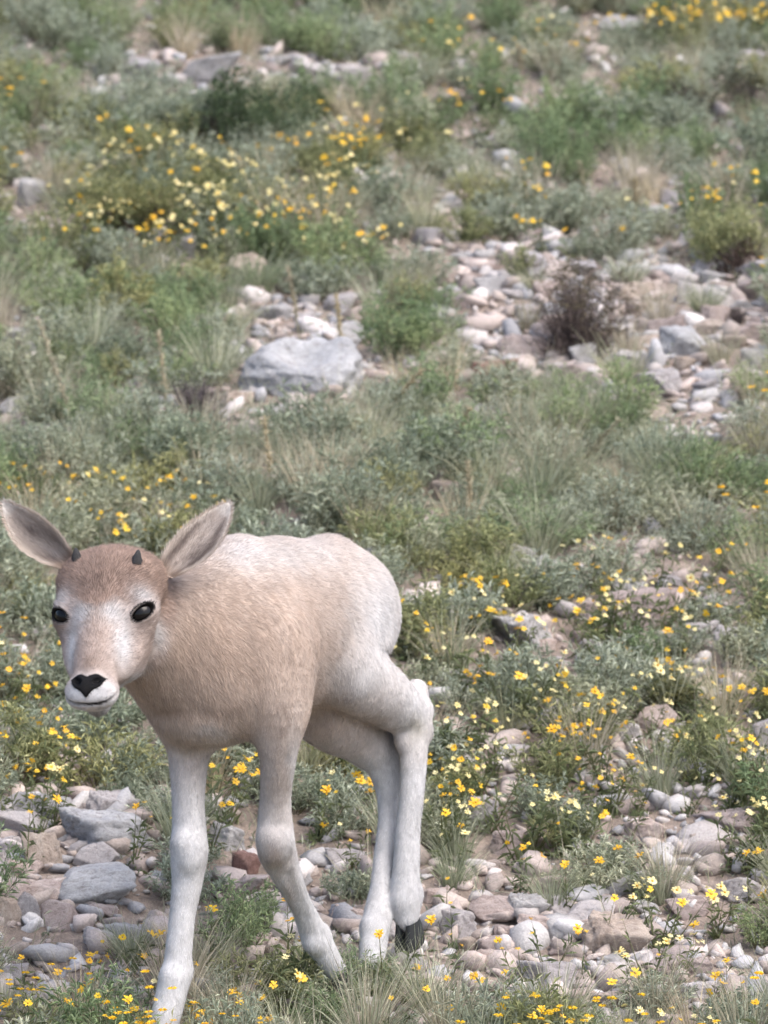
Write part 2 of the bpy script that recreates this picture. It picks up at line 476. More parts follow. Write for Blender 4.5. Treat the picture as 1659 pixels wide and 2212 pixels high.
def coat(p):
    u, v = to_uv(p)
    u = u + 7 * wob(p, 90); v = v + 7 * wob(p + .3, 80)
    C = np.tile(PINK, (len(p), 1))
    def patch(cu, cv, ru, rv, col, s, mask=1.0):
        w = (s * np.exp(-(((u - cu) / ru) ** 2 + ((v - cv) / rv) ** 2)) * mask)[:, None]
        C[:] = C * (1 - w) + col * w
    patch(620, 1195, 190, 55, WHITE, .55)
    patch(440, 1390, 120, 110, TAN, .75); patch(560, 1430, 110, 70, TAN, .55)
    patch(690, 1430, 50, 80, TAN, .65); patch(745, 1290, 18, 90, TAN, .5); patch(738, 1440, 16, 60, BROWN * 1.1, .5)  # narrow strips: shade of the flank crease painted into the coat
    patch(560, 1350, 260, 140, TAN * 1.05, .35 * ss(-.2, .9, wob(np.stack([p[:, 0] * 1.6, p[:, 1] * .45, p[:, 2] * 1.2], -1), 75)))
    patch(520, 1190, 40, 30, WHITE, .5)
    patch(830, 1340, 85, 150, WHITE, .95); patch(780, 1470, 70, 60, WHITE, .75)
    patch(372, 1540, 40, 16, BROWN, .65); patch(440, 1580, 55, 20, WHITE, .75); patch(475, 1535, 60, 14, BROWN, .45); patch(410, 1612, 30, 9, BROWN, .35)  # brown: shade of the chest fold painted in; white: pale brisket
    w = ss(1560, 1680, v)[:, None]
    C[:] = C * (1 - w) + WHITE * w
    patch(905, 1540, 80, 120, WHITE, .95)
    patch(600, 1660, 50, 150, np.array([.46, .38, .325]), .85); patch(405, 1620, 60, 90, PINK, .6); patch(640, 1690, 14, 120, WHITE, .5); patch(590, 1850, 34, 34, np.array([.42, .335, .28]), .8)
    patch(612, 1555, 28, 44, BROWN * .8, .5 * ss(-.4, .5, wob(p, 300))); patch(905, 1575, 22, 26, np.array([.42, .38, .27]), .5); patch(630, 1920, 16, 40, np.array([.5, .41, .35]), .5)
    # head
    hd = ev(p, HEAD, .015)
    q = (p - HO) @ HAX.T
    hm = ss(.030, .010, hd)
    uu, vv = to_uv(p)
    H = np.tile(np.array([.47, .375, .325]), (len(p), 1))
    def hp(f, r, n, rad, col, s):
        d2 = ((q[:, 0] - f) / rad[0]) ** 2 + ((np.abs(q[:, 1]) - r) / rad[1]) ** 2
        w = (s * np.exp(-d2))[:, None]; H[:] = H * (1 - w) + col * w
    hp(.054, .034, 0, (.028, .010), WHITE * .98, .9)         # pale stripes beside the bridge
    hp(.020, .020, 0, (.016, .016), WHITE, .62)
    hp(.065, .000, 0, (.040, .014), np.array([.44, .34, .285]), .65)
    hp(.096, .002, 0, (.014, .011), BROWN, .75)
    hp(.020, .020, 0, (.010, .012), WHITE, .3)
    hp(.135, .012, 0, (.020, .045), WHITE * 1.04, .95)
    jaw = ss(-.046, -.058, q[:, 2])[:, None] * ss(.06, .09, q[:, 0])[:, None]
    H[:] = H * (1 - jaw) + WHITE * .92 * jaw
    fb = .016 - .42 * np.abs(q[:, 1]) + .004 * wob(p, 160)
    w = ss(.006, -.008, q[:, 0] - fb) * ss(-.085, -.04, q[:, 2])
    H[:] = H * (1 - w[:, None]) + FORE * w[:, None]
    hp(-.010, .054, 0, (.014, .016), WHITE * .93, .7)          # pale brows
    hp(-.062, .060, 0, (.030, .016), BROWN * 1.2, .45)
    nd = (ss(.0015, -.0005, nose_shape(p)) * ss(.03, .02, np.abs((p - NOSE_C) @ NOSE_N)))[:, None]; H[:] = H * (1 - nd) + DARK * .5 * nd
    md = seg_dist(p, MOUTH)
    w = (ss(.0032, .0014, md) * (1 - .75 * ss(.020, .036, np.abs(q[:, 1]))))[:, None]; H[:] = H * (1 - w) + DARK * w
    lip = np.exp(-(((q[:, 0] - .128) / .016) ** 2 + (q[:, 1] / .014) ** 2)) * ss(-.050, -.054, q[:, 2]) * ss(-.070, -.060, q[:, 2])
    H[:] = H * (1 - .6 * lip[:, None]) + np.array([.10, .08, .075]) * .6 * lip[:, None]
    for c, n, a, b in EYES:
        r = p - c; e = np.sqrt(((r @ a) / .0196) ** 2 + (((r @ b) + .12 * (r @ a)) / .0100) ** 2)
        tear = d_cone(p, c - a * .016 - b * .001, c - a * .025 + n * .001, .0026, .0006); e = np.minimum(e, .95 + tear / .004)
        w = (ss(1.12, .92, e) * ss(.03, .02, np.abs(r @ n)))[:, None]; H[:] = H * (1 - w) + DARK * w
    H *= (1 + .10 * wob(p, 330) + .08 * wob(p + 2, 150))[:, None]
    C = C * (1 - hm[:, None]) + H * hm[:, None]
    g = 1 + .07 * wob(p, 420) + .06 * wob(p + 1, 130) + .05 * wob(p + 2, 45)
    return np.clip(C * g[:, None], 0, .9)

def flow_len(p):
    """lie and length of the hair"""
    dt = ev(p, TORSO, .03); dn = ev(p, NECK, .04); dh = ev(p, HEAD, .015)
    fl = np.zeros_like(p); W = np.zeros(len(p)); Le = np.zeros(len(p))
    q = (p - HO) @ HAX.T
    fh = -Hf * .75 + np.sign(q[:, 1:2]) * Hr * ss(0, .04, np.abs(q[:, 1:2])) * .7 - Hn * .2
    lh = .0046 + .0040 * ss(.09, -.03, q[:, 0]) + .005 * ss(-.07, -.095, q[:, 0]) + .002 * ss(-.03, -.07, q[:, 2])
    items = [(dt, np.broadcast_to(-Hh * .8 - Uu * .55, p.shape), np.full(len(p), .0088)),
             (dn, np.broadcast_to(-Uu * .8 - Hh * .6, p.shape), np.full(len(p), .0098)), (dh, fh, lh)]
    for leg in (LEG_FR, LEG_FL, LEG_HL, LEG_HR):
        items.append((ev_leg(p, leg), np.broadcast_to(-Uu + .2 * Hh, p.shape), np.full(len(p), .0062)))
    for d, f, L in items:
        w = np.exp(-np.clip(d, 0, .2) / .010) + 1e-6
        fl += f * w[:, None]; Le += L * w; W += w
    return fl, Le / W

def hairs(V, F, N, C, fl, Le, count, seed, lift=.34, width=.00068, keep=None):
    """short single-blade hairs scattered over a quad/tri mesh -> V, F, C"""
    rg = np.random.default_rng(seed)
    T = np.concatenate([F[:, [0, 1, 2]], F[:, [0, 2, 3]]]) if F.shape[1] == 4 else F
    if keep is not None: T = T[keep[T].all(1)]
    A = np.linalg.norm(np.cross(V[T[:, 1]] - V[T[:, 0]], V[T[:, 2]] - V[T[:, 0]]), axis=1)
    ti = T[rg.choice(len(T), count, p=A / A.sum())]
    a, b = rg.random(count), rg.random(count)
    sw = a + b > 1; a[sw], b[sw] = 1 - a[sw], 1 - b[sw]
    w = np.stack([1 - a - b, a, b], 1)[:, :, None]
    mixw = lambda X: (X[ti] * w).sum(1)
    p, n, f, c = mixw(V), mixw(N), mixw(fl), mixw(C)
    L = (Le[ti] * w[:, :, 0]).sum(1) * rg.uniform(.6, 1.25, count)
    n /= np.linalg.norm(n, axis=1, keepdims=True) + 1e-9
    f += rg.normal(0, .16, f.shape) * np.linalg.norm(f, axis=1, keepdims=True)
    clump = np.stack([wob(p + k, 170) for k in (0., 1.7, 3.1)], 1)
    f += .12 * clump
    f -= n * (f * n).sum(1, keepdims=True)
    f /= np.linalg.norm(f, axis=1, keepdims=True) + 1e-9
    up = lift * rg.uniform(.45, 1.4, count)[:, None]
    d = f + n * up; d /= np.linalg.norm(d, axis=1, keepdims=True)
    s = np.cross(n, d); s /= np.linalg.norm(s, axis=1, keepdims=True) + 1e-9
    s = s + n * rg.normal(0, .25, (count, 1))
    wd = width * rg.uniform(.7, 1.2, count)[:, None]
    root = p - n * .0006
    HV = np.stack([root - s * wd * .5, root + s * wd * .5, root + d * L[:, None]], 1).reshape(-1, 3)
    HF = np.arange(count * 3).reshape(-1, 3)
    tone = (1 + rg.normal(0, .12, count))[:, None]
    dark = rg.random(count) < .035
    tone[dark] *= .55
    HC = np.repeat(np.clip(c * tone, 0, .95), 3, 0)
    return HV, HF, HC

# ---------------------------------------------------------------- materials of the calf
m = NT('calf_coat')
at = m.new('ShaderNodeAttribute', attribute_name='coat')
m.ln(at.outputs['Color'], m.b.inputs['Base Color']); m.set(Roughness=.85)
m.b.inputs['Specular IOR Level'].default_value = .2
nz = m.noise(900, 3); m.bump(nz.outputs['Fac'], .5, .002)
M_COAT = m.m
m = NT('calf_hair')
at = m.new('ShaderNodeAttribute', attribute_name='coat')
m.ln(at.outputs['Color'], m.b.inputs['Base Color']); m.set(Roughness=.62)
m.b.inputs['Specular IOR Level'].default_value = .25
tr = m.new('ShaderNodeBsdfTranslucent'); m.ln(at.outputs['Color'], tr.inputs['Color'])
mx = m.new('ShaderNodeMixShader'); mx.inputs[0].default_value = .3
m.ln(m.b.outputs[0], mx.inputs[1]); m.ln(tr.outputs[0], mx.inputs[2]); m.ln(mx.outputs[0], m.n['Material Output'].inputs['Surface'])
M_HAIR = m.m
m = NT('wet_nose'); m.set(Base_Color=(.006, .0055, .006), Roughness=.40); m.b.inputs['Specular IOR Level'].default_value = .1
nz = m.noise(420, 4); m.bump(nz.outputs['Fac'], .5, .002); M_NOSE = m.m
m = NT('dark_eye'); m.set(Base_Color=(.005, .004, .004), Roughness=.16); m.b.inputs['Specular IOR Level'].default_value = .22; M_EYE = m.m
m = NT('horn_bud'); nz = m.noise(300, 5)
m.ln(m.ramp(nz.outputs['Fac'], [(.3, (.012, .012, .013)), (.8, (.05, .047, .046))]).outputs[0], m.b.inputs['Base Color']); m.set(Roughness=.7)
m.bump(nz.outputs['Fac'], .6, .003); M_HORN = m.m
m = NT('hoof_horn'); nz = m.noise(200, 5)
m.ln(m.ramp(nz.outputs['Fac'], [(.3, (.006, .007, .008)), (.8, (.022, .024, .026))]).outputs[0], m.b.inputs['Base Color']); m.set(Roughness=.55); M_HOOF = m.m

# ---------------------------------------------------------------- assembling
CALF_W = c2w(P(620, 2150, 7.96)); CALF_W[2] = 0.0
calf = bpy.data.objects.new('antelope_calf', None); calf.empty_display_size = .1
calf.location = CALF_W; link(calf)
tag(calf, 'young tan and white antelope calf walking over the stones with ears spread', 'calf')

def part(name, Vc, F, mats, C=None, smooth=True, parent=calf, origin=None):
    """mesh part given in view axes"""
    Vw = c2w(Vc); o0 = Vw.mean(0) if origin is None else origin
    me = mesh_np(name, Vw - o0, F, smooth, mats)
    if C is not None: set_col(me, C)
    o = bpy.data.objects.new(name, me)
    par_w = CALF_W if parent is calf else np.array(parent['_w'])
    o.location = o0 - par_w
    link(o, parent); o['_w'] = [float(x) for x in o0]
    return o

CC = coat(CV) * np.array([.83, .83, .84])
body = part('body', CV, CF, [M_COAT], CC * .86)
nose = part('nose', NV, NF, [M_NOSE])
# eyes
def uv_sphere(c, r, ax, seg=24, rings=14, scale=(1, 1, 1)):
    V = []; F = []
    for i in range(rings + 1):
        t = math.pi * i / rings
        for j in range(seg):
            a = 2 * math.pi * j / seg
            V.append(c + r * (scale[0] * math.sin(t) * math.cos(a) * ax[0] + scale[1] * math.sin(t) * math.sin(a) * ax[1] + scale[2] * math.cos(t) * ax[2]))
    for i in range(rings):
        for j in range(seg):
            F.append((i * seg + j, (i + 1) * seg + j, (i + 1) * seg + (j + 1) % seg, i * seg + (j + 1) % seg))
    return np.array(V), np.array(F)
for c, n, a, b in EYES:
    V, F = uv_sphere(c - n * .0128, EYE_R, (a, b, n), scale=(1.1, 1, .86))
    eye = part('eye', V, F, [M_EYE])
    top = b if b[1] > 0 else -b
    V, F = [], []
    for i in range(46):                                       # lashes along the upper lid
        t = -1 + 2 * i / 45 + RNG.normal(0, .02)
        r0 = c + a * .0178 * t + top * .0098 * math.sqrt(max(0, 1 - (t * .97) ** 2)) + n * .0008
        dr = n * .75 + top * .45 + a * t * .5 + RNG.normal(0, .1, 3); dr /= np.linalg.norm(dr)
        L = .0065 * RNG.uniform(.7, 1.1)
        k = len(V)
        V += [r0 - a * .0006, r0 + a * .0006, r0 + dr * L * .6 - a * .0004, r0 + dr * L * .6 + a * .0004, r0 + dr * L - n * .0015]
        F += [(k, k + 1, k + 3), (k, k + 3, k + 2), (k + 2, k + 3, k + 4)]
    part('eyelashes', np.array(V), np.array(F), [M_HORN], parent=eye, smooth=False)
# horn buds
for u, v, tu, tv in ((166, 1206, 163, 1183), (296, 1211, 299, 1187)):
    q = head_hit(u, v); nn = head_normal(q); tip = P(tu, tv, q[2]) - q
    ax3 = tip / np.linalg.norm(tip); ax1 = np.cross(ax3, np.array([0, 0, 1.0])); ax1 /= np.linalg.norm(ax1); ax2 = np.cross(ax3, ax1)
    base = q - ax3 * .004; Lh = np.linalg.norm(tip) + .004
    V, F = [], []
    prof = [(0, .0068), (.25, .0066), (.5, .0056), (.75, .0040), (.92, .0020), (1, .0004)]
    for i, (t, r) in enumerate(prof):
        for j in range(10):
            an = 2 * math.pi * j / 10
            V.append(base + ax3 * Lh * t + (ax1 * math.cos(an) + ax2 * math.sin(an)) * r * (1 + .12 * math.sin(j * 2.3 + i * 1.9)))
    for i in range(len(prof) - 1):
        for j in range(10):
            F.append((i * 10 + j, i * 10 + (j + 1) % 10, (i + 1) * 10 + (j + 1) % 10, (i + 1) * 10 + j))
    part('horn', np.array(V), np.array(F), [M_HORN])
# ears: cupped leaves with a thickness of their own
FUR = []
def ear(base, tip, wpx, lean, sgn):
    ax = tip - base; L = np.linalg.norm(ax); ax = ax / L
    side = np.cross(ax, np.array([0.25 * sgn, 0.0, 1.0])); side /= np.linalg.norm(side)
    nrm = np.cross(side, ax)
    if nrm[2] > 0: nrm = -nrm                                  # hollow towards the front
    nt, ns = 30, 14
    T = np.linspace(0, 1, nt)
    wp = np.interp(T, [0, .08, .2, .35, .5, .65, .8, .9, .96, 1], [.46, .58, .82, .98, 1.0, .90, .66, .42, .24, .05]) * wpx
    rows_in, rows_out = [], []
    for t, w in zip(T, wp):
        for s in np.linspace(-1, 1, ns):
            cup = (.020 * (1 - .55 * t) * (w / wpx)) * (1 - s * s)
            roll = -.006 * math.sin(t * math.pi) * s
            pos = base + ax * L * t + side * (s * w + .006 * math.sin(t * 2.4) * sgn) - nrm * (cup - .004 + roll)
            th = .0032 * (1 - .75 * s ** 6) * (1 - .5 * t)
            rows_in.append(pos + nrm * th * .5); rows_out.append(pos - nrm * th * .5)
    V = np.array(rows_in + rows_out); n0 = nt * ns
    F = []
    for i in range(nt - 1):
        for j in range(ns - 1):
            a = i * ns + j
            F.append((a, a + 1, a + ns + 1, a + ns)); F.append((n0 + a, n0 + a + ns, n0 + a + ns + 1, n0 + a + 1))
    for i in range(nt - 1):
        for j in (0, ns - 1):
            a = i * ns + j; F.append((a, a + ns, n0 + a + ns, n0 + a) if j == 0 else (a, n0 + a, n0 + a + ns, a + ns))
    for j in range(ns - 1):
        a = (nt - 1) * ns + j; F.append((a, a + 1, n0 + a + 1, n0 + a))
    F = np.array(F)
    tt = np.tile(np.repeat(T, ns), 2); sv = np.tile(np.linspace(-1, 1, ns), nt * 2)
    inner = np.concatenate([np.ones(n0), np.zeros(n0)])
    C = np.tile(np.array([.37, .315, .28]), (len(V), 1))
    def mixc(w, col): C[:] = C * (1 - w[:, None]) + np.asarray(col) * w[:, None]
    band = wob(np.stack([tt * .035, sv * .05, inner * 0], -1) + sgn, 160)
    mixc(.75 * inner * ss(.05, .7, band) * ss(.04, .15, tt) * ss(.93, .7, tt) * ss(.95, .7, np.abs(sv)), (.15, .115, .10))      # dark streaks inside
    mixc(.6 * inner * ss(.1, .8, -band) * ss(.9, .6, np.abs(sv)), (.52, .45, .40))
    mixc(.85 * ss(.66, .95, np.abs(sv)), (.66, .58, .51))                         # pale rim
    mixc(.85 * ss(.82, .96, tt), (.70, .66, .62))
    mixc((1 - inner) * .8, (.45, .335, .26))
    mixc(.7 * ss(.14, .0, tt), (.27, .19, .14))
    part('ear', V, F, [M_COAT], C * .9)
    Nn = np.zeros_like(V); fn = np.cross(V[F[:, 1]] - V[F[:, 0]], V[F[:, 3]] - V[F[:, 0]])
    for k in range(4): np.add.at(Nn, F[:, k], fn)
    Nn /= np.linalg.norm(Nn, axis=1, keepdims=True) + 1e-12
    if (Nn[:n0] @ nrm).mean() < 0: Nn = -Nn
    Le = .0045 + .004 * inner * ss(.8, .3, tt) + .003 * ss(.75, 1, np.abs(sv)) + .003 * ss(.85, 1, tt) + .003 * ss(.2, 0, tt)
    fl = ax[None] * .8 + side[None] * (sv * .8 * (1 - .3 * tt))[:, None]
    FUR.append(hairs(V, F, Nn, C, fl, Le, 15000, 31 + int(sgn), lift=.3, width=.0007))
ear(P(150, 1219, 7.745), P(12, 1084, 7.775), .0235, 0, -1.0)
ear(P(356, 1240, 7.745), P(490, 1086, 7.790), .0265, 0, 1.0)
# coat of short hair
keep = np.ones(len(CV), bool)
for c, n, a, b in EYES:
    r = CV - c; keep &= ~((np.sqrt(((r @ a) / .0190) ** 2 + ((r @ b) / .0118) ** 2) < 1.0) & (np.abs(r @ n) < .02))
keep &= ~((nose_shape(CV) < .0015) & (np.abs((CV - NOSE_C) @ NOSE_N) < .02))
keep &= seg_dist(CV, MOUTH) > .0024
FL_, LE_ = flow_len(CV)
FUR.append(hairs(CV, CF, CN, CC, FL_, LE_, 340000, 11, keep=keep))
fv, ff, fc, k = [], [], [], 0
for v_, f_, c_ in FUR:
    fv.append(v_); ff.append(f_ + k); fc.append(c_); k += len(v_)
fur = part('fur', np.concatenate(fv), np.concatenate(ff), [M_HAIR], np.concatenate(fc), smooth=False)
fur['kind'] = 'stuff'

# cloven hooves
def hoof(top, fwd, down, size=1.0):
    fwd = fwd - down * (fwd @ down); fwd /= np.linalg.norm(fwd); sd = np.cross(down, fwd)
    V, F = [], []
    for cl in (-1, 1):
        k0 = len(V)
        rings = [(-.004, .000, .012, .0075), (.006, .002, .0155, .0092), (.018, .006, .0185, .0102), (.030, .010, .0205, .0105), (.033, .010, .0195, .0095)]
        for (dn, fo, lf, ls) in rings:
            for j in range(12):
                an = 2 * math.pi * j / 12; cx, sy = math.cos(an), math.sin(an)
                lx = lf * (cx if cx < 0 else cx * (1.25 - .35 * abs(sy)))
                V.append(top + size * (down * dn + fwd * (fo + lx) + sd * (cl * .0105 + ls * sy - cl * .002 * max(0, cx))))
        nr = len(rings)
        for i in range(nr - 1):
            for j in range(12):
                F.append((k0 + i * 12 + j, k0 + i * 12 + (j + 1) % 12, k0 + (i + 1) * 12 + (j + 1) % 12, k0 + (i + 1) * 12 + j))
        for j in range(0, 6):
            a = k0 + (nr - 1) * 12
            F.append((a + j, a + j + 1 if j + 1 < 12 else a, a + (11 - j), a + (12 - j) % 12))
    return np.array(V), np.array(F)
DN = np.array([0.0, -CP, SP])
for top, fwd, down, s in ((P(350, 2222, 7.842), Hh, DN, 1.0), (P(730, 2103, 8.012), Hh * .9, DN + np.array([.3, 0, .2]), .9),
                          (P(881, 1992, 8.110), Hh * .8 + DN * .6, DN * .9 - Hh * .45, .95), (P(803, 2080, 8.066), Hh, DN, .95)):
    V, F = hoof(top, fwd, down / np.linalg.norm(down), s)
    part('hoof', V, F, [M_HOOF])
for o in list(COL.objects):
    if '_w' in o: del o['_w']
# ------------------------------------------------------------------ the hillside
def hash2(i, j, s):
    n = (i.astype(np.int64) * 374761393 + j.astype(np.int64) * 668265263 + s * 974711) & 0x7fffffff
    n = ((n ^ (n >> 13)) * 1274126177) & 0x7fffffff
    return ((n ^ (n >> 16)) & 0xffff) / 65535.0

def vnoise(x, y, f, s=0):
    x = np.asarray(x, float) * f; y = np.asarray(y, float) * f
    i, j = np.floor(x), np.floor(y); a, b = x - i, y - j
    a = a * a * (3 - 2 * a); b = b * b * (3 - 2 * b)
    h = lambda p, q: hash2(i + p, j + q, s)
    return (h(0, 0) * (1 - a) + h(1, 0) * a) * (1 - b) + (h(0, 1) * (1 - a) + h(1, 1) * a) * b

YG = 7.85 * CP - 0.7066 * SP          # where the slope passes z = 0 (under the calf's leading hoof)
T15 = math.tan(math.radians(15.0))
def gz(x, y):
    x = np.asarray(x, float); y = np.asarray(y, float)
    s = y - YG
    up = np.where(s > -1.0, s * T15, -T15 + (s + 1.0) * .05)
    up = np.where(s > 40, 40 * T15 + (s - 40) * .06, up)
    calm = 1 - .8 * np.exp(-(((x + .25) / .45) ** 2 + ((y - 7.9) / .35) ** 2))
    n = .07 * (vnoise(x, y, 1.1, 1) - .5) + .045 * (vnoise(x, y, 2.7, 2) - .5) + .022 * (vnoise(x, y, 7, 3) - .5) + .010 * (vnoise(x, y, 19, 4) - .5)
    return up + n * calm - .018 * np.exp(-(((x + .25) / .4) ** 2 + ((y - 7.9) / .3) ** 2))

_ZS = np.concatenate([np.arange(6.4, 16, .05), np.arange(16, 60, .5)])
def G(u, v):
    """ground point seen at picture place (u, v)"""
    d = P(u, v, 1.0); zs = _ZS
    for _ in range(3):
        w = c2w(d[None] * zs[:, None]); b = w[:, 2] < gz(w[:, 0], w[:, 1])
        i = int(np.argmax(b)) if b.any() else len(zs) - 1
        lo, hi = zs[max(i - 1, 0)], zs[i]; zs = np.linspace(lo, hi, 12)
    w = c2w(d * lo); w[2] = float(gz(w[0], w[1]))
    return w, lo

def axis(a0, a1, step, far, grow=1.22):
    c = list(np.arange(a0, a1 + step / 2, step)); s = step
    while c[-1] < far: s *= grow; c.append(c[-1] + s)
    s = step; pre = []; x = a0
    while x > -far: s *= grow; x -= s; pre.append(x)
    return np.array(pre[::-1] + c)

gx, gy = axis(-1.9, 1.9, .022, 300), axis(6.9, 14.0, .024, 300)
XX, YY = np.meshgrid(gx, gy, indexing='ij')
ZZ = gz(XX, YY) - .006 * (vnoise(XX, YY, 45, 9) - .5)
GV = np.stack([XX, YY, ZZ], -1).reshape(-1, 3)
ii, jj = np.meshgrid(np.arange(len(gx) - 1), np.arange(len(gy) - 1), indexing='ij')
b0 = (ii * len(gy) + jj).ravel(); ny_ = len(gy)
GF = np.stack([b0, b0 + ny_, b0 + ny_ + 1, b0 + 1], -1)
m = NT('stony_soil')
tc = m.new('ShaderNodeTexCoord').outputs['Object']
n1, n2, n3 = m.noise(2.2, 6, .65, tc), m.noise(26, 6, .7, tc), m.noise(140, 4, .7, tc)
c1 = m.ramp(n2.outputs['Fac'], [(.25, (.15, .128, .112)), (.5, (.29, .25, .223)), (.75, (.43, .38, .345))]).outputs[0]
c2 = m.ramp(n1.outputs['Fac'], [(.3, (.80, .74, .68)), (.7, (1.0, .95, .92))]).outputs[0]
c3 = m.ramp(n3.outputs['Fac'], [(.25, (.55, .55, .55)), (.75, (1.15, 1.12, 1.1))]).outputs[0]
m.ln(m.mix(1.0, m.mix(1.0, c1, c2, 'MULTIPLY'), c3, 'MULTIPLY'), m.b.inputs['Base Color']); m.set(Roughness=.95)
m.bump(n3.outputs['Fac'], .8, .007)
ground = bpy.data.objects.new('ground', mesh_np('ground', GV, GF, True, [m.m])); link(ground)
ground['kind'] = 'structure'

# where the picture shows bare stones (1) or growth (0)
STONY = [(1330, 690, 380, 165, 1.), (1580, 690, 230, 200, 1.), (1000, 590, 220, 90, .75), (1130, 540, 260, 70, .6), (700, 790, 150, 80, .9), (1420, 815, 300, 70, .9), (1060, 760, 140, 70, .8), (960, 470, 130, 50, .7), (1090, 660, 190, 90, .9), (60, 1880, 230, 190, 1.),
         (1080, 1990, 190, 90, 1.), (1330, 2050, 260, 130, .85), (1520, 1800, 150, 80, .8), (700, 2010, 260, 130, .6), (230, 1800, 150, 70, .8),
         (1350, 1320, 200, 50, .6), (180, 2150, 220, 100, .8), (1300, 2160, 400, 70, .7), (280, 170, 150, 45, .6), (690, 165, 140, 35, .7),
         (1130, 440, 180, 45, .7), (1440, 460, 150, 60, .7), (330, 560, 120, 40, .5), (1180, 240, 150, 40, .4), (640, 680, 170, 40, .6), (1250, 1430, 420, 120, .42), (1300, 1640, 420, 120, .42)]
def stony(u, v):
    r = np.zeros(np.shape(u))
    for cu, cv, ru, rv, s in STONY:
        r = np.maximum(r, s * np.exp(-(((u - cu) / ru) ** 2 + ((v - cv) / rv) ** 2)))
    return r

# ------------------------------------------------------------------ stones
PR = random.Random(5)
def ico(sub):
    bm = bmesh.new(); bmesh.ops.create_icosphere(bm, subdivisions=sub, radius=1.0)
    V = np.array([v.co[:] for v in bm.verts]); F = np.array([[v.index for v in f.verts] for f in bm.faces]); bm.free()
    return V / np.linalg.norm(V, axis=1, keepdims=True), F
ICO = {k: ico(k) for k in (1, 2, 3, 4, 5)}

def n3(p, f, s):
    return (np.sin(p[:, 0] * f + s + 1.9 * np.sin(p[:, 1] * f * .83 + s * 2)) + np.sin(p[:, 1] * f * 1.13 + s * 3 + 1.7 * np.sin(p[:, 2] * f * .9))
            + np.sin(p[:, 2] * f * 1.07 + s * 5 + 1.8 * np.sin(p[:, 0] * f * .77 + s))) / 3

def rock_shape(sub, seed, planes=12, sharp=30.0, rough=.05):
    """broken limestone: a chipped polyhedron with rounded arrises and a pitted skin"""
    rg = np.random.default_rng(seed); V, F = ICO[sub]
    N = rg.normal(size=(planes, 3)); N = np.vstack([N, -N[:4] + rg.normal(0, .35, (4, 3)), [[0, 0, -1], [.12, 0, 1]]]); N /= np.linalg.norm(N, axis=1, keepdims=True)
    d = rg.uniform(.58, 1.0, len(N)); d[-1] = rg.uniform(.55, .85)
    Vw = V +   .06 * np.stack([n3(V, 2.3, seed % 13), n3(V, 2.6, seed % 7 + 2), n3(V, 2.4, seed % 5 + 4)], -1)
    Vw /= np.linalg.norm(Vw, axis=1, keepdims=True)
    a = np.clip(Vw @ N.T, 0, None) / d
    r = (a ** sharp).sum(1) ** (-1 / sharp)
    r *= 1 + rough * n3(V, 3.1, seed % 17) + rough * .7 * n3(V, 7.3, seed % 11) + rough * .6 * n3(V, 14, seed % 7) + rough * .5 * n3(V, 27, seed % 3) + rough * .3 * n3(V, 49, seed % 5)
    W = V * r[:, None]
    lo, hi = W.min(0), W.max(0)
    return (W - (lo + hi) / 2) / ((hi - lo) / 2), F

def stone_mat(name, a, b, c, lichen=.25):
    m = NT(name)
    tc = m.new('ShaderNodeTexCoord').outputs['Object']; ob = m.new('ShaderNodeObjectInfo')
    off = m.new('ShaderNodeVectorMath', operation='ADD'); m.ln(tc, off.inputs[0])
    sc = m.new('ShaderNodeVectorMath', operation='SCALE'); m.ln(ob.outputs['Location'], sc.inputs[0]); sc.inputs['Scale'].default_value = 7.0
    m.ln(sc.outputs[0], off.inputs[1]); v = off.outputs[0]
    n1, n2, n3_ = m.noise(1.1, 6, .65, v), m.noise(4.5, 8, .7, v), m.noise(20, 5, .75, v)
    col = m.ramp(n1.outputs['Fac'], [(.3, a), (.5, b), (.72, c)]).outputs[0]
    col = m.mix(1.0, col, m.ramp(n2.outputs['Fac'], [(.30, (.58, .54, .51)), (.48, (1, 1, 1)), (.8, (1.14, 1.12, 1.1))]).outputs[0], 'MULTIPLY')
    col = m.mix(1.0, col, m.ramp(n3_.outputs['Fac'], [(.3, (.70, .69, .68)), (.62, (1.08, 1.08, 1.08))]).outputs[0], 'MULTIPLY')
    col = m.mix(1.0, col, m.ramp(ob.outputs['Random'], [(0, (.74, .73, .745)), (1, (1.06, 1.03, 1.01))]).outputs[0], 'MULTIPLY')
    m.ln(col, m.b.inputs['Base Color']); m.set(Roughness=.92); m.b.inputs['Specular IOR Level'].default_value = .25
    ad = m.new('ShaderNodeMath', operation='ADD'); m.ln(n2.outputs['Fac'], ad.inputs[0]); m.ln(n3_.outputs['Fac'], ad.inputs[1])
    m.bump(ad.outputs[0], .6, .015)
    return m.m
SM = {'pink': stone_mat('pinkish_limestone', (.40, .325, .295), (.48, .405, .375), (.56, .49, .46)),
      'pale': stone_mat('pale_limestone', (.40, .375, .37), (.49, .465, .465), (.57, .55, .555)),
      'grey': stone_mat('grey_limestone', (.34, .335, .335), (.45, .445, .445), (.56, .56, .56)),
      'tan': stone_mat('tan_sandstone', (.37, .305, .26), (.46, .39, .335), (.55, .485, .425)),
      'blue': stone_mat('slate_grey_stone', (.34, .35, .37), (.45, .46, .475), (.58, .59, .605)),
      'red': stone_mat('reddish_stone', (.17, .095, .08), (.28, .17, .145), (.40, .27, .23))}
RPROTO = {}
def rock_mesh(sub, k, mat, flat):
    key = (sub, k, mat, flat)
    if key not in RPROTO:
        V, F = rock_shape(sub, 100 * sub + 13 * k + 7, planes=(5 if flat else 6), sharp=(60 if k % 3 else 30), rough=.05 + .02 * (k % 3))
        RPROTO[key] = mesh_np('stone', V, F, True, [SM[mat]])
    return RPROTO[key]

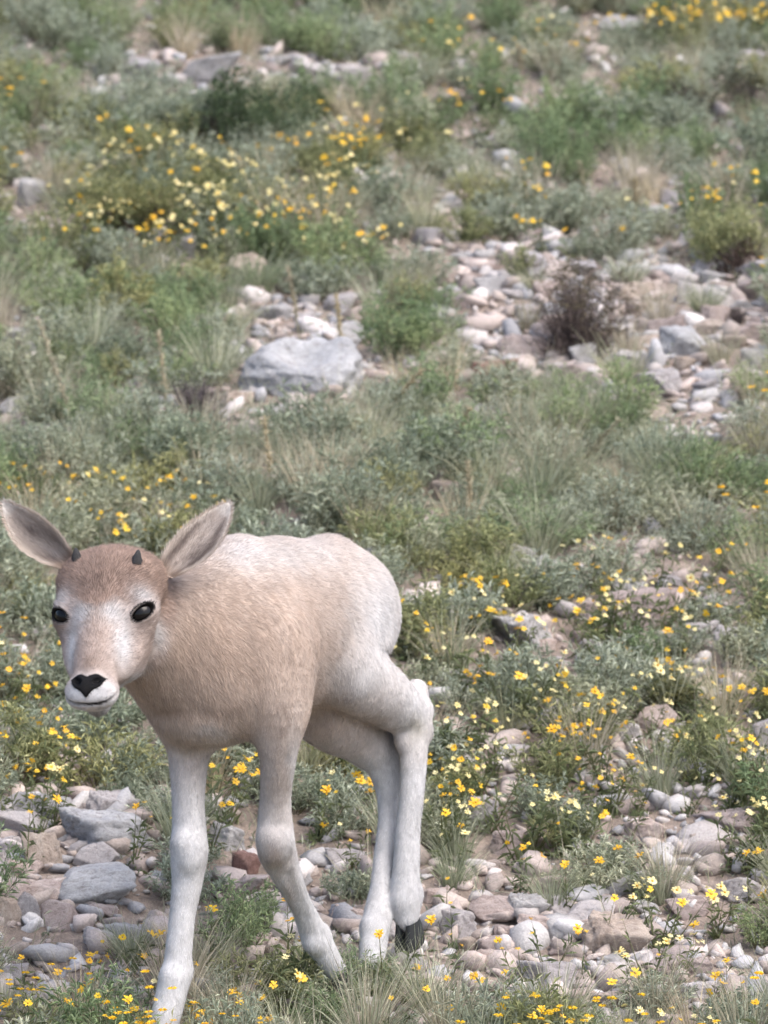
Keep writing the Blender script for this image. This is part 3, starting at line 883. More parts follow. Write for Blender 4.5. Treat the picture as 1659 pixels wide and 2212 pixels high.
ROCKS = []        # (u, v, half px) already taken
import re
def by_rock(u, v, reach=1.0):
    '''the well-known rock that something at (u, v) lies beside, in words'''
    best = None
    for a, b, w, h, *r in [(652, 800, 272, 140, 'blue', 'hollowed boulder')] + NAMED:
        d = math.hypot((u - a) / (w * .62 + 22), (v - b) / (h * .7 + 26))
        if d < 1.25 * reach and (best is None or d < best[0]): best = (d, r[1])
    if best is None: return None
    t = rock_words(best[1])
    return 'beside the ' + t if SHORT.count(t) == 1 else None
def rock_words(lab):
    return re.split(r'[ ,](?:lying|by|beside|behind|above|just|among|left|right|between|touching|in|below|wedged|tilted|leaning|half|tucked|standing|deep|amid|at|next|uphill|sunk|alone|under|near|pair-mate|with)\b', lab)[0].strip(' ,')
def put_rock(u, v, w, h, mat, label, name='stone', group=None, sub=None, turn=None, mesh=None):
    base, z = G(u, v + .22 * h)
    k = TANH * z / 829.5
    wm = w * k; flat = h < .45 * w
    dm = wm * PR.uniform(.60, .85); hm = max((h * k - .20 * dm) / .93, .34 * wm) * 1.45
    sub = sub or (5 if w > 90 else 4)
    me = mesh or rock_mesh(sub, PR.randrange(9 if sub < 4 else 6), mat, flat)
    o = bpy.data.objects.new(name, me)
    o.scale = (wm / 2, dm / 2, hm / 2)
    o.rotation_euler = (PR.uniform(-.22, .22) + .10, PR.uniform(-.16, .16), PR.uniform(-.35, .35) + PR.choice((0, math.pi)) if turn is None else turn)
    o.location = (base[0], base[1], base[2] + hm * .5 - hm * .33)
    link(o); tag(o, label, 'rock', group)
    ROCKS.append((u, v, w / 2)); return o

# the hollowed boulder behind the calf
V, F = ICO[5]
rgV = V.copy()
V6 = rock_shape(5, 61, 9, 40, .07)[0]
a = np.linalg.norm(V6, axis=1) * .55 + .5 + .05 * n3(V, 2.6, 3) + .035 * n3(V, 6.1, 8) + .03 * n3(V, 14, 5) + .02 * n3(V, 33, 2)
rgV = V * a[:, None]
rgV[:, 2] *= np.where(V[:, 2] > 0, 1 - .75 * np.exp(-(((V[:, 0] + .05) / .50) ** 2 + ((V[:, 1] + .15) / .55) ** 2)) * (V[:, 2] > 0), 1)
rgV[:, 2] += .42 * np.exp(-(((V[:, 0] - .72) / .26) ** 2 + ((V[:, 1] - .35) / .4) ** 2)) * np.clip(V[:, 2] + .4, 0, 1)
rgV[:, 2] += .20 * np.exp(-(((V[:, 0] + .45) / .4) ** 2 + ((V[:, 1] - .5) / .3) ** 2)) * np.clip(V[:, 2] + .4, 0, 1)
rgV /= np.abs(rgV).max(0)
big = put_rock(652, 800, 276, 146, 'grey', 'large grey boulder with a hollowed top, biggest rock in the grass', 'boulder', turn=0.06, mesh=mesh_np('boulder', rgV, F, True, [SM['blue']]))
big.rotation_euler.x = .36

NAMED = [
 (240, 1802, 218, 96, 'blue', 'broad slate-grey slab lying flat by the calf\'s leading foreleg'),
 (88, 1850, 92, 84, 'tan', 'rounded tan block of stone beside the slate-grey slab'),
 (40, 1786, 150, 60, 'pale', 'long pale slab tilted behind the tan block'),
 (72, 1752, 160, 54, 'grey', 'grey slab above the long pale slab'),
 (200, 1918, 190, 62, 'blue', 'bluish pale slab just below the tan block'),
 (62, 1976, 54, 72, 'pale', 'upright pale wedge-shaped stone among pink stones'),
 (16, 1925, 140, 62, 'pink', 'pink stone slab left of the upright wedge stone'),
 (14, 1975, 74, 60, 'tan', 'brown stone leaning against the upright wedge stone'),
 (128, 1985, 90, 66, 'pink', 'pink stone right of the upright wedge stone'),
 (20, 1835, 70, 50, 'pale', 'pale stone wedged behind the rounded tan block'),
 (534, 1869, 64, 54, 'red', 'dark reddish stone between the calf\'s front legs'),
 (492, 1812, 92, 56, 'grey', 'dark grey rounded stone behind the calf\'s leading foreleg'),
 (530, 1910, 110, 50, 'pink', 'flat pinkish stone below the reddish one'),
 (951, 1938, 80, 44, 'pink', 'small pink stone touching the calf\'s raised hind foot'),
 (1066, 1960, 122, 58, 'pink', 'pinkish rounded stone right of the hind hoof'),
 (988, 2006, 104, 76, 'pale', 'chunky whitish stone in front of the hind hoof'),
 (1172, 2006, 116, 62, 'pink', 'grey-pink stone between the whitish stone and the big tan one'),
 (1273, 1976, 112, 50, 'pale', 'pale flat stone behind the big tan stone'),
 (1328, 2025, 176, 104, 'tan', 'big humped tan stone, largest in the foreground scree'),
 (1199, 2112, 156, 56, 'pale', 'long pale stone below the big tan stone'),
 (1466, 2078, 136, 64, 'pink', 'pinkish slab right of the big tan stone'),
 (1577, 1786, 176, 80, 'pink', 'big pale pink rock among yellow flowers'),
 (1393, 1795, 104, 62, 'pink', 'dusky pink rock left of the big pale pink rock'),
 (1498, 1712, 64, 36, 'pale', 'small white stone above the big pale pink rock'),
 (1602, 1924, 116, 46, 'pale', 'pale slab below the big pale pink rock'),
 (1652, 1606, 60, 76, 'pale', 'upright pale rock beside a dark hollow'),
 (1153, 1823, 96, 60, 'pink', 'pinkish stone half hidden in flowers right of the hind leg'),
 (1360, 1318, 196, 66, 'pink', 'broad pinkish-grey slab in the flowery grass'),
 (1112, 1363, 170, 80, 'grey', 'weathered grey rock left of the broad slab'),
 (1227, 1267, 84, 50, 'grey', 'grey rock tucked above the weathered grey rock'),
 (1126, 1202, 62, 46, 'pale', 'pale rock standing behind the calf\'s rump'),
 (1280, 1405, 54, 50, 'pale', 'small white rock below the broad slab'),
 (1328, 1184, 84, 28, 'tan', 'thin tan slab in grass above the broad slab'),
 (1604, 1120, 100, 40, 'tan', 'flat tan stone in the grey-green growth'),
 (960, 1064, 84, 52, 'tan', 'tan stone deep in the tall grass'),
 (1342, 1582, 104, 34, 'pale', 'pale flat stone amid the densest flowers'),
 (1130, 751, 128, 60, 'pink', 'pink rock left of the dead brown bush'),
 (1065, 803, 114, 44, 'red', 'orange-pink flat rock below the pink one'),
 (1480, 746, 116, 70, 'blue', 'big bluish-white block in the middle of the scree'),
 (1262, 776, 70, 52, 'grey', 'grey stone at the foot of the dead brown bush'),
 (1405, 782, 70, 44, 'pale', 'white stone next to the bluish-white block'),
 (1425, 831, 130, 48, 'pale', 'pale slab below the bluish-white block'),
 (1330, 866, 78, 38, 'pale', 'pale wedge stone at the lower edge of the scree'),
 (1405, 893, 90, 46, 'tan', 'brown stone at the lower edge of the scree'),
 (1230, 813, 112, 42, 'pink', 'pinkish slab below the dead brown bush'),
 (1364, 636, 116, 42, 'tan', 'brown ledge stone right of the dead brown bush'),
 (1530, 576, 76, 48, 'pale', 'pale stone at the top of the scree beside a green tussock'),
 (1622, 631, 90, 56, 'pink', 'pink stone near the upper end of the scree'),
 (350, 881, 104, 52, 'blue', 'light grey pointed rock beside the purple twiggy bush'),
 (600, 891, 66, 36, 'grey', 'small grey rock below the hollowed boulder'),
 (740, 656, 84, 36, 'pale', 'whitish rock uphill of the hollowed boulder'),
 (590, 676, 86, 42, 'grey', 'grey stone pair-mate left of the whitish rock'),
 (40, 735, 94, 52, 'grey', 'grey rock sunk in feathery green growth'),
 (40, 881, 94, 50, 'grey', 'grey rock below the sunken one at the edge of growth'),
 (300, 152, 116, 44, 'pale', 'white rock uphill of the dark green bush'),
 (270, 197, 64, 34, 'blue', 'small bluish white rock left of the dark green bush'),
 (445, 157, 156, 50, 'grey', 'long purplish-grey outcrop right above the dark green bush'),
 (670, 157, 96, 38, 'pale', 'white rock right of the purplish-grey outcrop'),
 (765, 172, 84, 52, 'pale', 'rounded white rock next to another white rock'),
 (145, 490, 96, 26, 'pink', 'low pale pink slab beside the flowering bank'),
 (395, 537, 58, 52, 'grey', 'grey stone below the flowering bank'),
 (70, 425, 72, 60, 'grey', 'mossy grey rock left of the flowering bank'),
 (1335, 56, 106, 44, 'grey', 'grey rock below the highest yellow flowers'),
 (1632, 130, 86, 30, 'pale', 'long white rock beside dark brown brush'),
 (1450, 226, 50, 38, 'pink', 'pinkish stone between two dark brown bushes'),
 (970, 222, 96, 34, 'tan', 'tan-white rock under a small flower patch'),
 (1055, 310, 66, 34, 'pale', 'lilac-white rock alone in green growth'),
]
SHORT = [rock_words(q[5]) for q in NAMED] + ['hollowed boulder']
for u, v, w, h, mt_, lab in NAMED:
    put_rock(u, v, w, h, mt_, lab, 'rock' if w > 80 else 'stone')
SMALL = [(88, 147, 46, 24), (18, 86, 42, 24), (270, 38, 52, 20), (280, 245, 74, 22), (190, 145, 50, 22), (1135, 226, 64, 32), (1265, 170, 52, 26), (1190, 160, 54, 22),
         (1070, 430, 84, 30), (1130, 462, 94, 40), (970, 452, 76, 34), (1345, 426, 56, 30), (1400, 446, 66, 28), (1455, 430, 60, 36), (910, 586, 58, 28), (1055, 576, 54, 28),
         (1140, 671, 62, 34), (1430, 598, 84, 36), (1560, 656, 66, 40), (1630, 722, 94, 50), (1585, 742, 54, 34), (1632, 772, 76, 36), (1650, 842, 60, 30), (1600, 817, 94, 46),
         (470, 772, 62, 42), (390, 782, 52, 48), (505, 656, 54, 26), (310, 667, 64, 28), (1420, 1175, 64, 26), (930, 700, 60, 34), (1000, 720, 66, 30), (1180, 625, 58, 36)]
PLACES = [(1330, 690, 420, 250, 'in the scree round the dead brown bush'), (110, 1950, 300, 260, 'among the slabs by the leading foreleg'),
          (640, 2030, 260, 220, 'in the gravel under the calf'), (1250, 2020, 420, 200, 'in the gravel beside the hind hooves'),
          (1450, 1450, 450, 330, 'in the flowery grass below the broad slab'), (300, 160, 480, 160, 'round the white rocks above the dark bush'),
          (1150, 250, 480, 170, 'in the growth uphill of the scree'), (1130, 450, 330, 90, 'beside the straw-coloured tussock'), (450, 720, 420, 240, 'in the growth round the hollowed boulder')]
CN_ = {'pink': 'pinkish', 'pale': 'pale whitish', 'grey': 'grey', 'tan': 'tan-brown'}
def loose(u, v, w, h):
    mt_ = PR.choices(('pink', 'pale', 'grey', 'tan'), (.42, .27, .12, .19))[0]
    pl = min(PLACES, key=lambda q: ((u - q[0]) / q[2]) ** 2 + ((v - q[1]) / q[3]) ** 2)[4]
    sz = 'small' if w < 44 else 'fist-sized' if w < 68 else 'large'
    shp = 'flat' if h < .52 * w else 'chunky'
    lab = f'{sz} {shp} {CN_[mt_]} stone {by_rock(u, v, .8) or pl}'
    put_rock(u, v, w, h, mt_, lab, 'stone', 'loose stones ' + pl)
for u, v, w, h in SMALL: loose(u, v, w, h)
n = tries = 0
while n < 262 and tries < 20000:
    tries += 1
    u, v = PR.uniform(-30, 1690), PR.uniform(60, 2250)
    if PR.random() > float(stony(np.float64(u), np.float64(v))) ** 1.4: continue
    w = PR.choice((40, 50, 60, 72, 90, 112)) * (0.80 + .30 * v / 2212) * PR.uniform(.85, 1.15)
    if any(abs(u - a) < (w / 2 + c) * .56 and abs(v - b) < (w / 2 + c) * .28 for a, b, c in ROCKS): continue
    loose(u, v, w, w * PR.uniform(.36, .66)); n += 1

# gravel: every smaller stone, one mass
def scatter_world(n, rg, x=(-2.1, 2.1), y=(6.9, 15.5)):
    X, Y = rg.uniform(*x, n), rg.uniform(*y, n)
    Z = gz(X, Y); W = np.stack([X, Y, Z], -1); u, v = to_uv(w2c(W)); return W, u, v
def in_view(u, v, mg=60): return (u > -mg) & (u < 1659 + mg) & (v > -mg) & (v < 2212 + mg)
rg = np.random.default_rng(77)
W, u, v = scatter_world(250000, rg)
pr = np.where(in_view(u, v, 200), (.16 + .75 * stony(u, v)) * np.where(v > 1600, 1.15, .8), .05 + .25 * (vnoise(W[:, 0], W[:, 1], 1.3, 21) > .55))
W = W[rg.random(len(W)) < pr * .68]
n = len(W)
r = np.clip(rg.lognormal(math.log(.0074), .62, n), .003, .030)
def chips(idx, lvl):
    """broken chips, tilted every way"""
    bV, bF = ICO[lvl]; k = len(idx)
    shapes = np.array([rock_shape(lvl, 900 + q, 4, 60, .015)[0] for q in range(12)])
    S = shapes[rg.integers(0, 12, k)] * (r[idx, None, None] * np.stack([rg.uniform(.95, 1.6, k), rg.uniform(.65, 1.1, k), rg.uniform(.32, .75, k)], -1)[:, None, :])
    for ax, (p_, q_) in ((rg.normal(0, .35, k), (1, 2)), (rg.normal(0, .35, k), (0, 2)), (rg.uniform(0, 6.28, k), (0, 1))):
        c_, s_ = np.cos(ax)[:, None], np.sin(ax)[:, None]; a_, b_ = S[:, :, p_].copy(), S[:, :, q_].copy()
        S[:, :, p_], S[:, :, q_] = a_ * c_ - b_ * s_, a_ * s_ + b_ * c_
    S = S + (W[idx] + np.stack([0 * r[idx], 0 * r[idx], r[idx] * .22], -1))[:, None, :]
    return S.reshape(-1, 3), (bF[None] + (np.arange(k) * len(bV))[:, None, None]).reshape(-1, 3), len(bV)
big_, sml_ = np.nonzero(r > .0125)[0], np.nonzero(r <= .0125)[0]
(Va, Fa, na), (Vb, Fb, nb_) = chips(big_, 2), chips(sml_, 1)
GVs, GFs = np.concatenate([Va, Vb]), np.concatenate([Fa, Fb + len(Va)])
pal = np.array([(.50, .415, .375), (.58, .53, .51), (.44, .37, .33), (.42, .41, .42), (.54, .455, .415), (.58, .555, .545)])
gc = pal[rg.integers(0, len(pal), n)] * rg.uniform(.65, 1.1, (n, 1))
m = NT('gravel'); at = m.new('ShaderNodeAttribute', attribute_name='coat'); tc = m.new('ShaderNodeTexCoord').outputs['Object']
nz = m.noise(260, 5, .7, tc)
m.ln(m.mix(1.0, at.outputs['Color'], m.ramp(nz.outputs['Fac'], [(.3, (.7, .7, .7)), (.65, (1.05, 1.05, 1.05))]).outputs[0], 'MULTIPLY'), m.b.inputs['Base Color'])
m.set(Roughness=.95); m.bump(nz.outputs['Fac'], .6, .004)
me = mesh_np('gravel', GVs, GFs, False, [m.m]); set_col(me, np.concatenate([np.repeat(gc[big_], na, 0), np.repeat(gc[sml_], nb_, 0)]))
gravel = bpy.data.objects.new('gravel', me); link(gravel)
tag(gravel, 'pinkish-grey gravel and stone chips between the larger stones', 'gravel', kind='stuff')
print('gravel stones', n, 'rocks', len(ROCKS))
# ------------------------------------------------------------------ plants
PG = np.random.default_rng(2024)
def unit(a): return a / (np.linalg.norm(a, axis=-1, keepdims=True) + 1e-12)

def leaves(base, dr, L, Wd, rg, bend=.25):
    """diamond leaves folded along the midrib -> V, F(tri)"""
    n = len(base); dr = unit(dr)
    s = unit(np.cross(dr, unit(rg.normal(size=(n, 3)) + np.array([0, 0, 1.2])))); nn = np.cross(s, dr)
    L = np.asarray(L)[:, None]; Wd = np.asarray(Wd)[:, None]
    mid = base + dr * L * .5 + nn * L * bend * .3
    tip = base + dr * L - np.array([0, 0, 1.0]) * L * bend * .6
    V = np.stack([base, mid - s * Wd * .5 + nn * Wd * .15, tip, mid + s * Wd * .5 + nn * Wd * .15], 1).reshape(-1, 3)
    k = np.arange(n)[:, None] * 4
    return V, np.concatenate([k + np.array([0, 1, 2]), k + np.array([0, 2, 3])])

def blades(base, dr, L, Wd, droop, rg, seg=3):
    """curved tapering blades -> V, F(tri)"""
    n = len(base); dr = unit(dr)
    side = unit(np.cross(dr, rg.normal(size=(n, 3)))); rows = []
    h = unit(dr * np.array([1, 1, 0]) + 1e-6)
    for i in range(seg + 1):
        t = i / seg
        c = base + dr * (L * t)[:, None] + (h * .6 - np.array([0, 0, .8])) * (L * droop * t * t)[:, None]
        w = (Wd * (1 - .92 * t) * .5)[:, None]
        rows += [c - side * w, c + side * w]
    V = np.stack(rows, 1).reshape(-1, 3); m_ = 2 * (seg + 1); k = np.arange(n)[:, None] * m_
    F = []
    for i in range(seg):
        F += [k + np.array([2 * i, 2 * i + 1, 2 * i + 3]), k + np.array([2 * i, 2 * i + 3, 2 * i + 2])]
    return V, np.concatenate(F)

class Acc:
    def __init__(s): s.V, s.F, s.C, s.n = [], [], [], 0
    def add(s, VF, col, per):
        V, F = VF; s.V.append(V); s.F.append(F + s.n); s.n += len(V)
        col = np.asarray(col); s.C.append(np.repeat(col, per, 0) if col.ndim == 2 else np.tile(col, (len(V), 1)))
    def mesh(s, name, mats):
        me = mesh_np(name, np.concatenate(s.V), np.concatenate(s.F), False, mats); set_col(me, np.clip(np.concatenate(s.C), 0, .95)); return me

def leaf_mat(name, trans=.35, rough=.6):
    m = NT(name); at = m.new('ShaderNodeAttribute', attribute_name='coat'); ob = m.new('ShaderNodeObjectInfo')
    c = m.mix(1.0, at.outputs['Color'], m.ramp(ob.outputs['Random'], [(0, (.78, .82, .76)), (.5, (1, 1, 1)), (1, (1.16, 1.1, 1.0))]).outputs[0], 'MULTIPLY')
    m.ln(c, m.b.inputs['Base Color']); m.set(Roughness=rough); m.b.inputs['Specular IOR Level'].default_value = .3
    tr = m.new('ShaderNodeBsdfTranslucent'); m.ln(c, tr.inputs['Color'])
    mx = m.new('ShaderNodeMixShader'); mx.inputs[0].default_value = trans
    m.ln(m.b.outputs[0], mx.inputs[1]); m.ln(tr.outputs[0], mx.inputs[2]); m.ln(mx.outputs[0], m.n['Material Output'].inputs['Surface'])
    return m.m
M_LEAF = leaf_mat('leaf'); M_DRY = leaf_mat('dry_grass', .25, .75); M_TWIG = leaf_mat('twig', .0, .9)

def forb(rg, R, H, ns, nl, ll, lw, lo, hi, upright=.8, name='foliage'):
    """many-stemmed leafy herb: stems fan out from the root, narrow leaves all along them"""
    A = Acc()
    an = rg.uniform(0, 6.283, ns); rr = R * np.sqrt(rg.random(ns))
    tip = np.stack([rr * np.cos(an), rr * np.sin(an), H * (1 - .45 * (rr / R) ** 2) * rg.uniform(.65, 1.1, ns)], -1)
    root = tip * np.array([.22, .22, 0]) - np.array([0, 0, .012])
    A.add(blades(root, tip - root, np.linalg.norm(tip - root, axis=1), np.full(ns, .0022), np.zeros(ns), rg, 2), np.array([.15, .14, .085]) * rg.uniform(.7, 1.2, (ns, 1)), 6)
    k = ns * nl; si = np.repeat(np.arange(ns), nl); t = rg.uniform(.12, 1.02, k) ** .8
    base = root[si] + (tip - root)[si] * t[:, None]
    d = rg.normal(size=(k, 3)) * .8 + unit(tip - root)[si] * upright + np.array([0, 0, .25])
    tone = rg.uniform(.7, 1.25, (k, 1))
    col = (np.array(lo)[None] * rg.uniform(0, 1, (k, 1)) ** 1.2); mixk = rg.random((k, 1)) ** 1.3
    col = (np.array(lo) * (1 - mixk) + np.array(hi) * mixk) * tone
    A.add(leaves(base, d, ll * rg.uniform(.6, 1.3, k), lw * rg.uniform(.7, 1.2, k), rg), col, 4)
    return A

SAGE = ((.25, .285, .20), (.62, .655, .53)); GREEN = ((.18, .25, .125), (.48, .57, .34)); OLIVE = ((.22, .24, .11), (.54, .54, .30)); DEEP = ((.045, .07, .036), (.17, .22, .115))
def rgk(k): return np.random.default_rng(4000 + k)
FORB = {
 'sage': [forb(rgk(k), .062 + .016 * (k % 3), .075 + .02 * (k % 2), 54, 24, .015, .0020, *SAGE).mesh('foliage', [M_LEAF]) for k in range(5)],
 'green': [forb(rgk(20 + k), .060 + .015 * (k % 3), .085 + .02 * (k % 2), 50, 26, .014, .0017, *GREEN).mesh('foliage', [M_LEAF]) for k in range(5)],
 'olive': [forb(rgk(40 + k), .055 + .015 * (k % 3), .080 + .02 * (k % 2), 44, 22, .015, .0020, *OLIVE).mesh('foliage', [M_LEAF]) for k in range(4)],
}
def tussock(rg, n, R, H, lo, hi, droop=.35, w=.0026, spread=.55):
    A = Acc(); an = rg.uniform(0, 6.283, n); r = R * .3 * np.sqrt(rg.random(n))
    base = np.stack([r * np.cos(an), r * np.sin(an), np.full(n, -.008)], -1)
    an2 = an + rg.normal(0, .5, n); sp = spread * rg.random(n)
    d = np.stack([np.cos(an2) * sp, np.sin(an2) * sp, np.ones(n)], -1)
    mk = rg.random((n, 1)); col = (np.array(lo) * (1 - mk) + np.array(hi) * mk) * rg.uniform(.8, 1.15, (n, 1))
    A.add(blades(base, d, H * rg.uniform(.5, 1.15, n), w * rg.uniform(.7, 1.2, n), droop * rg.uniform(.3, 1.3, n), rg, 3), col, 8)
    return A
GRASS = {
 'green': [tussock(rgk(60 + k), 170, .05, .11 + .02 * (k % 2), (.20, .225, .14), (.56, .565, .42), .4, .0017).mesh('blades', [M_LEAF]) for k in range(4)],
 'dry': [tussock(rgk(70 + k), 140, .045, .12 + .02 * (k % 2), (.30, .26, .19), (.64, .58, .45), .3, .0016).mesh('blades', [M_DRY]) for k in range(4)],
}
def put(name, me, loc, scale, label, cat, group, rz=None, tilt=.12, partname=None):
    o = bpy.data.objects.new(name, me)
    o.location = loc; o.scale = scale if hasattr(scale, '__len__') else (scale,) * 3
    o.rotation_euler = (PR.uniform(-tilt, tilt), PR.uniform(-tilt, tilt), PR.uniform(0, 6.28) if rz is None else rz)
    link(o); return tag(o, label, cat, group)

HOOFPRINTS = [c2w(P(352, 2245, 7.84)), c2w(P(738, 2120, 8.01)), c2w(P(803, 2100, 8.06)), c2w(P(880, 2020, 8.11))]
def clear(w, d=.07): return all(math.hypot(w[0] - h[0], w[1] - h[1]) > d for h in HOOFPRINTS)

ZONES = [(300, 420, 330, 120, 'on the flowering bank above the boulder'), (430, 700, 400, 190, 'around the hollowed boulder'), (250, 120, 450, 160, 'above the dark green bush'),
         (1100, 200, 480, 190, 'on the upper slope beyond the scree'), (1550, 480, 200, 170, 'at the upper rim of the scree'), (1300, 700, 350, 170, 'amid the scree'),
         (700, 1000, 500, 170, 'in the tall grey grass behind the calf'), (1350, 1020, 450, 180, 'in the belt below the scree'), (150, 1150, 300, 180, 'behind the calf\'s head'),
         (1400, 1450, 450, 280, 'in the flowery ground right of the calf'), (80, 1550, 220, 200, 'left of the calf\'s chest'), (250, 1950, 350, 260, 'by the calf\'s leading foreleg'),
         (680, 1950, 250, 260, 'under the calf\'s belly'), (1300, 2000, 450, 240, 'among the foreground stones')]
def zone(u, v): return by_rock(u, v) or min(ZONES, key=lambda q: ((u - q[0]) / q[2]) ** 2 + ((v - q[1]) / q[3]) ** 2)[4]

GREENZ = [(380, 690, 150, 90), (1540, 930, 170, 90), (1580, 500, 120, 110), (560, 60, 220, 80), (1100, 70, 180, 70), (150, 680, 130, 160), (1130, 290, 200, 90), (700, 560, 130, 60), (900, 900, 150, 60), (760, 200, 150, 80), (60, 560, 130, 120)]
OLIVEZ = [(300, 440, 220, 90), (1460, 1500, 150, 70), (1180, 1640, 200, 90), (1050, 1250, 150, 80), (60, 1640, 150, 80), (640, 2090, 140, 80), (1560, 120, 180, 80), (930, 330, 120, 60), (600, 420, 160, 80), (1350, 1700, 200, 80)]
def zval(zs, u, v): return max(math.exp(-((u - a) / c) ** 2 - ((v - b) / d) ** 2) for a, b, c, d in zs)
KW = {'sage': 'grey-green', 'green': 'fresh green', 'olive': 'olive green'}
BOXES = [(652, 800, 272, 140)] + [q[:4] for q in NAMED]
def on_rock(u, v): return any(abs(u - a) < w_ * .55 and b - h_ * .5 < v < b + h_ * .6 + (66 if b > 1000 else 34) for a, b, w_, h_ in BOXES)
n = tries = 0; taken = []
while n < 560 and tries < 40000:
    tries += 1
    u, v = PR.uniform(-60, 1720), PR.uniform(-20, 2330)
    if PR.random() < .25 and v > 1700: continue
    if PR.random() < float(stony(np.float64(u), np.float64(v))) ** .6 * 1.05: continue
    dens = .80 if v < 860 else .62 if v < 1200 else .36 if v < 1750 else .32
    if PR.random() > dens: continue
    sp = 40 + 14 * v / 2212
    if any(abs(u - a) < sp and abs(v - b) < sp * .52 for a, b in taken[-260:]): continue
    w, z = G(u, v)
    if not clear(w, .06): continue
    if on_rock(u, v): continue
    taken.append((u, v))
    pg, po = zval(GREENZ, u, v), zval(OLIVEZ, u, v)
    kind = PR.choices(('sage', 'green', 'olive'), (.50, .10 + 1.4 * pg, .08 + 1.3 * po))[0]
    s = PR.uniform(.65, 1.2) * (.80 if v > 1700 else 1.0)
    put({'sage': 'grey_leaved_herb', 'green': 'green_herb', 'olive': 'olive_herb'}[kind], PR.choice(FORB[kind]), w, (s, s, s * PR.uniform(.7, 1.1)), f'{"low" if s < .80 else "bushy" if s > 1.02 else "mid-sized"} {KW[kind]} leafy plant {zone(u, v)}', 'plant', 'leafy plants on the slope'); n += 1

for u, v, kind, s in ((655, 2168, 'olive', 1.0), (715, 2180, 'sage', .9), (770, 2160, 'green', .8), (600, 2190, 'olive', .9), (700, 2225, 'green', .8), (815, 2150, 'sage', .62), (840, 2165, 'olive', .6), (745, 2150, 'olive', .7), (475, 2180, 'sage', .8), (540, 2150, 'olive', .8)):
    w, z = G(u, v)
    put({'sage': 'grey_leaved_herb', 'green': 'green_herb', 'olive': 'olive_herb'}[kind], PR.choice(FORB[kind]), w, (s, s, s * .9), f'{KW[kind]} leafy plant hiding the calf\'s planted hooves', 'plant', 'plants in front of the hooves')
for u, v, s in ((690, 2160, .8), (740, 2172, .7), (800, 2142, .85), (835, 2140, .7), (640, 2150, .8)):
    put('grass_tussock', PR.choice(GRASS['green']), G(u, v)[0], s, 'grey-green grass tussock in front of the calf\'s planted hooves', 'grass', 'grass in front of the hooves')

# grass tussocks
n = tries = 0
while n < 270 and tries < 14000:
    tries += 1
    u, v = PR.uniform(-60, 1720), PR.uniform(0, 2300)
    gw = math.exp(-((u - 800) / 700) ** 2 - ((v - 980) / 190) ** 2) + .7 * math.exp(-((u - 1200) / 190) ** 2 - ((v - 500) / 90) ** 2) + .24
    if PR.random() > gw: continue
    w, z = G(u, v)
    if not clear(w, .05) or on_rock(u, v): continue
    straw = math.exp(-((u - 1220) / 190) ** 2 - ((v - 510) / 90) ** 2)
    kind = 'dry' if PR.random() < .42 + .6 * straw else 'green'
    s = PR.uniform(.7, 1.25)
    put('grass_tussock', PR.choice(GRASS[kind]), w, s, f'{"straw-coloured dry" if kind == "dry" else "grey-green"} {"small" if s < .95 else "tall"} grass tussock {zone(u, v)}', 'grass', 'grass tussocks on the slope'); n += 1

# ground cover: single leaves and blades between the plants, nobody could count them
rg = np.random.default_rng(99)
W, u, v = scatter_world(19000, rg, (-2.3, 2.3), (6.9, 15.5))
iv = in_view(u, v, 150)
pr = np.where(iv, 1 - stony(u, v) ** .7, (vnoise(W[:, 0], W[:, 1], 1.3, 21) < .62) * .8)
pr = pr * np.where(v > 1650, .5, 1)
W = W[rg.random(len(W)) < pr]
W = W[np.array([clear(w, .03) for w in W])]
A = Acc(); nb = len(W)
for rep_ in range(9):
    B = W + np.stack([rg.normal(0, .018, nb), rg.normal(0, .018, nb), np.zeros(nb)], -1); B[:, 2] = gz(B[:, 0], B[:, 1]) - .003 + rg.uniform(0, .03, nb) * (rep_ % 3 > 0)
    mk = rg.random((nb, 1)); ol = vnoise(W[:, 0], W[:, 1], 3, 33)[:, None]
    c0 = np.array([.19, .215, .145]) * (1 - ol) + np.array([.20, .205, .12]) * ol; c1_ = np.array([.55, .56, .45])
    A.add(leaves(B, rg.normal(size=(nb, 3)) * .7 + np.array([0, 0, .8]), rg.uniform(.010, .024, nb), rg.uniform(.0018, .0032, nb), rg), (c0 * (1 - mk) + c1_ * mk) * rg.uniform(.75, 1.2, (nb, 1)), 4)
for rep_ in range(4):
    B = W + np.stack([rg.normal(0, .02, nb), rg.normal(0, .02, nb), np.zeros(nb)], -1); B[:, 2] = gz(B[:, 0], B[:, 1]) - .004
    mk = rg.random((nb, 1)) ** 1.5
    A.add(blades(B, rg.normal(size=(nb, 3)) * .45 + np.array([0, 0, 1.0]), rg.uniform(.035, .12, nb), rg.uniform(.0011, .0019, nb), rg.uniform(.1, .5, nb), rg, 2), (np.array([.20, .21, .125]) * (1 - mk) + np.array([.58, .53, .41]) * mk) * rg.uniform(.8, 1.15, (nb, 1)), 6)
gcov = bpy.data.objects.new('ground_cover', A.mesh('ground_cover', [M_LEAF])); link(gcov)
tag(gcov, 'low grey-green leaves and thin grass covering the slope between plants', 'ground cover', kind='stuff')
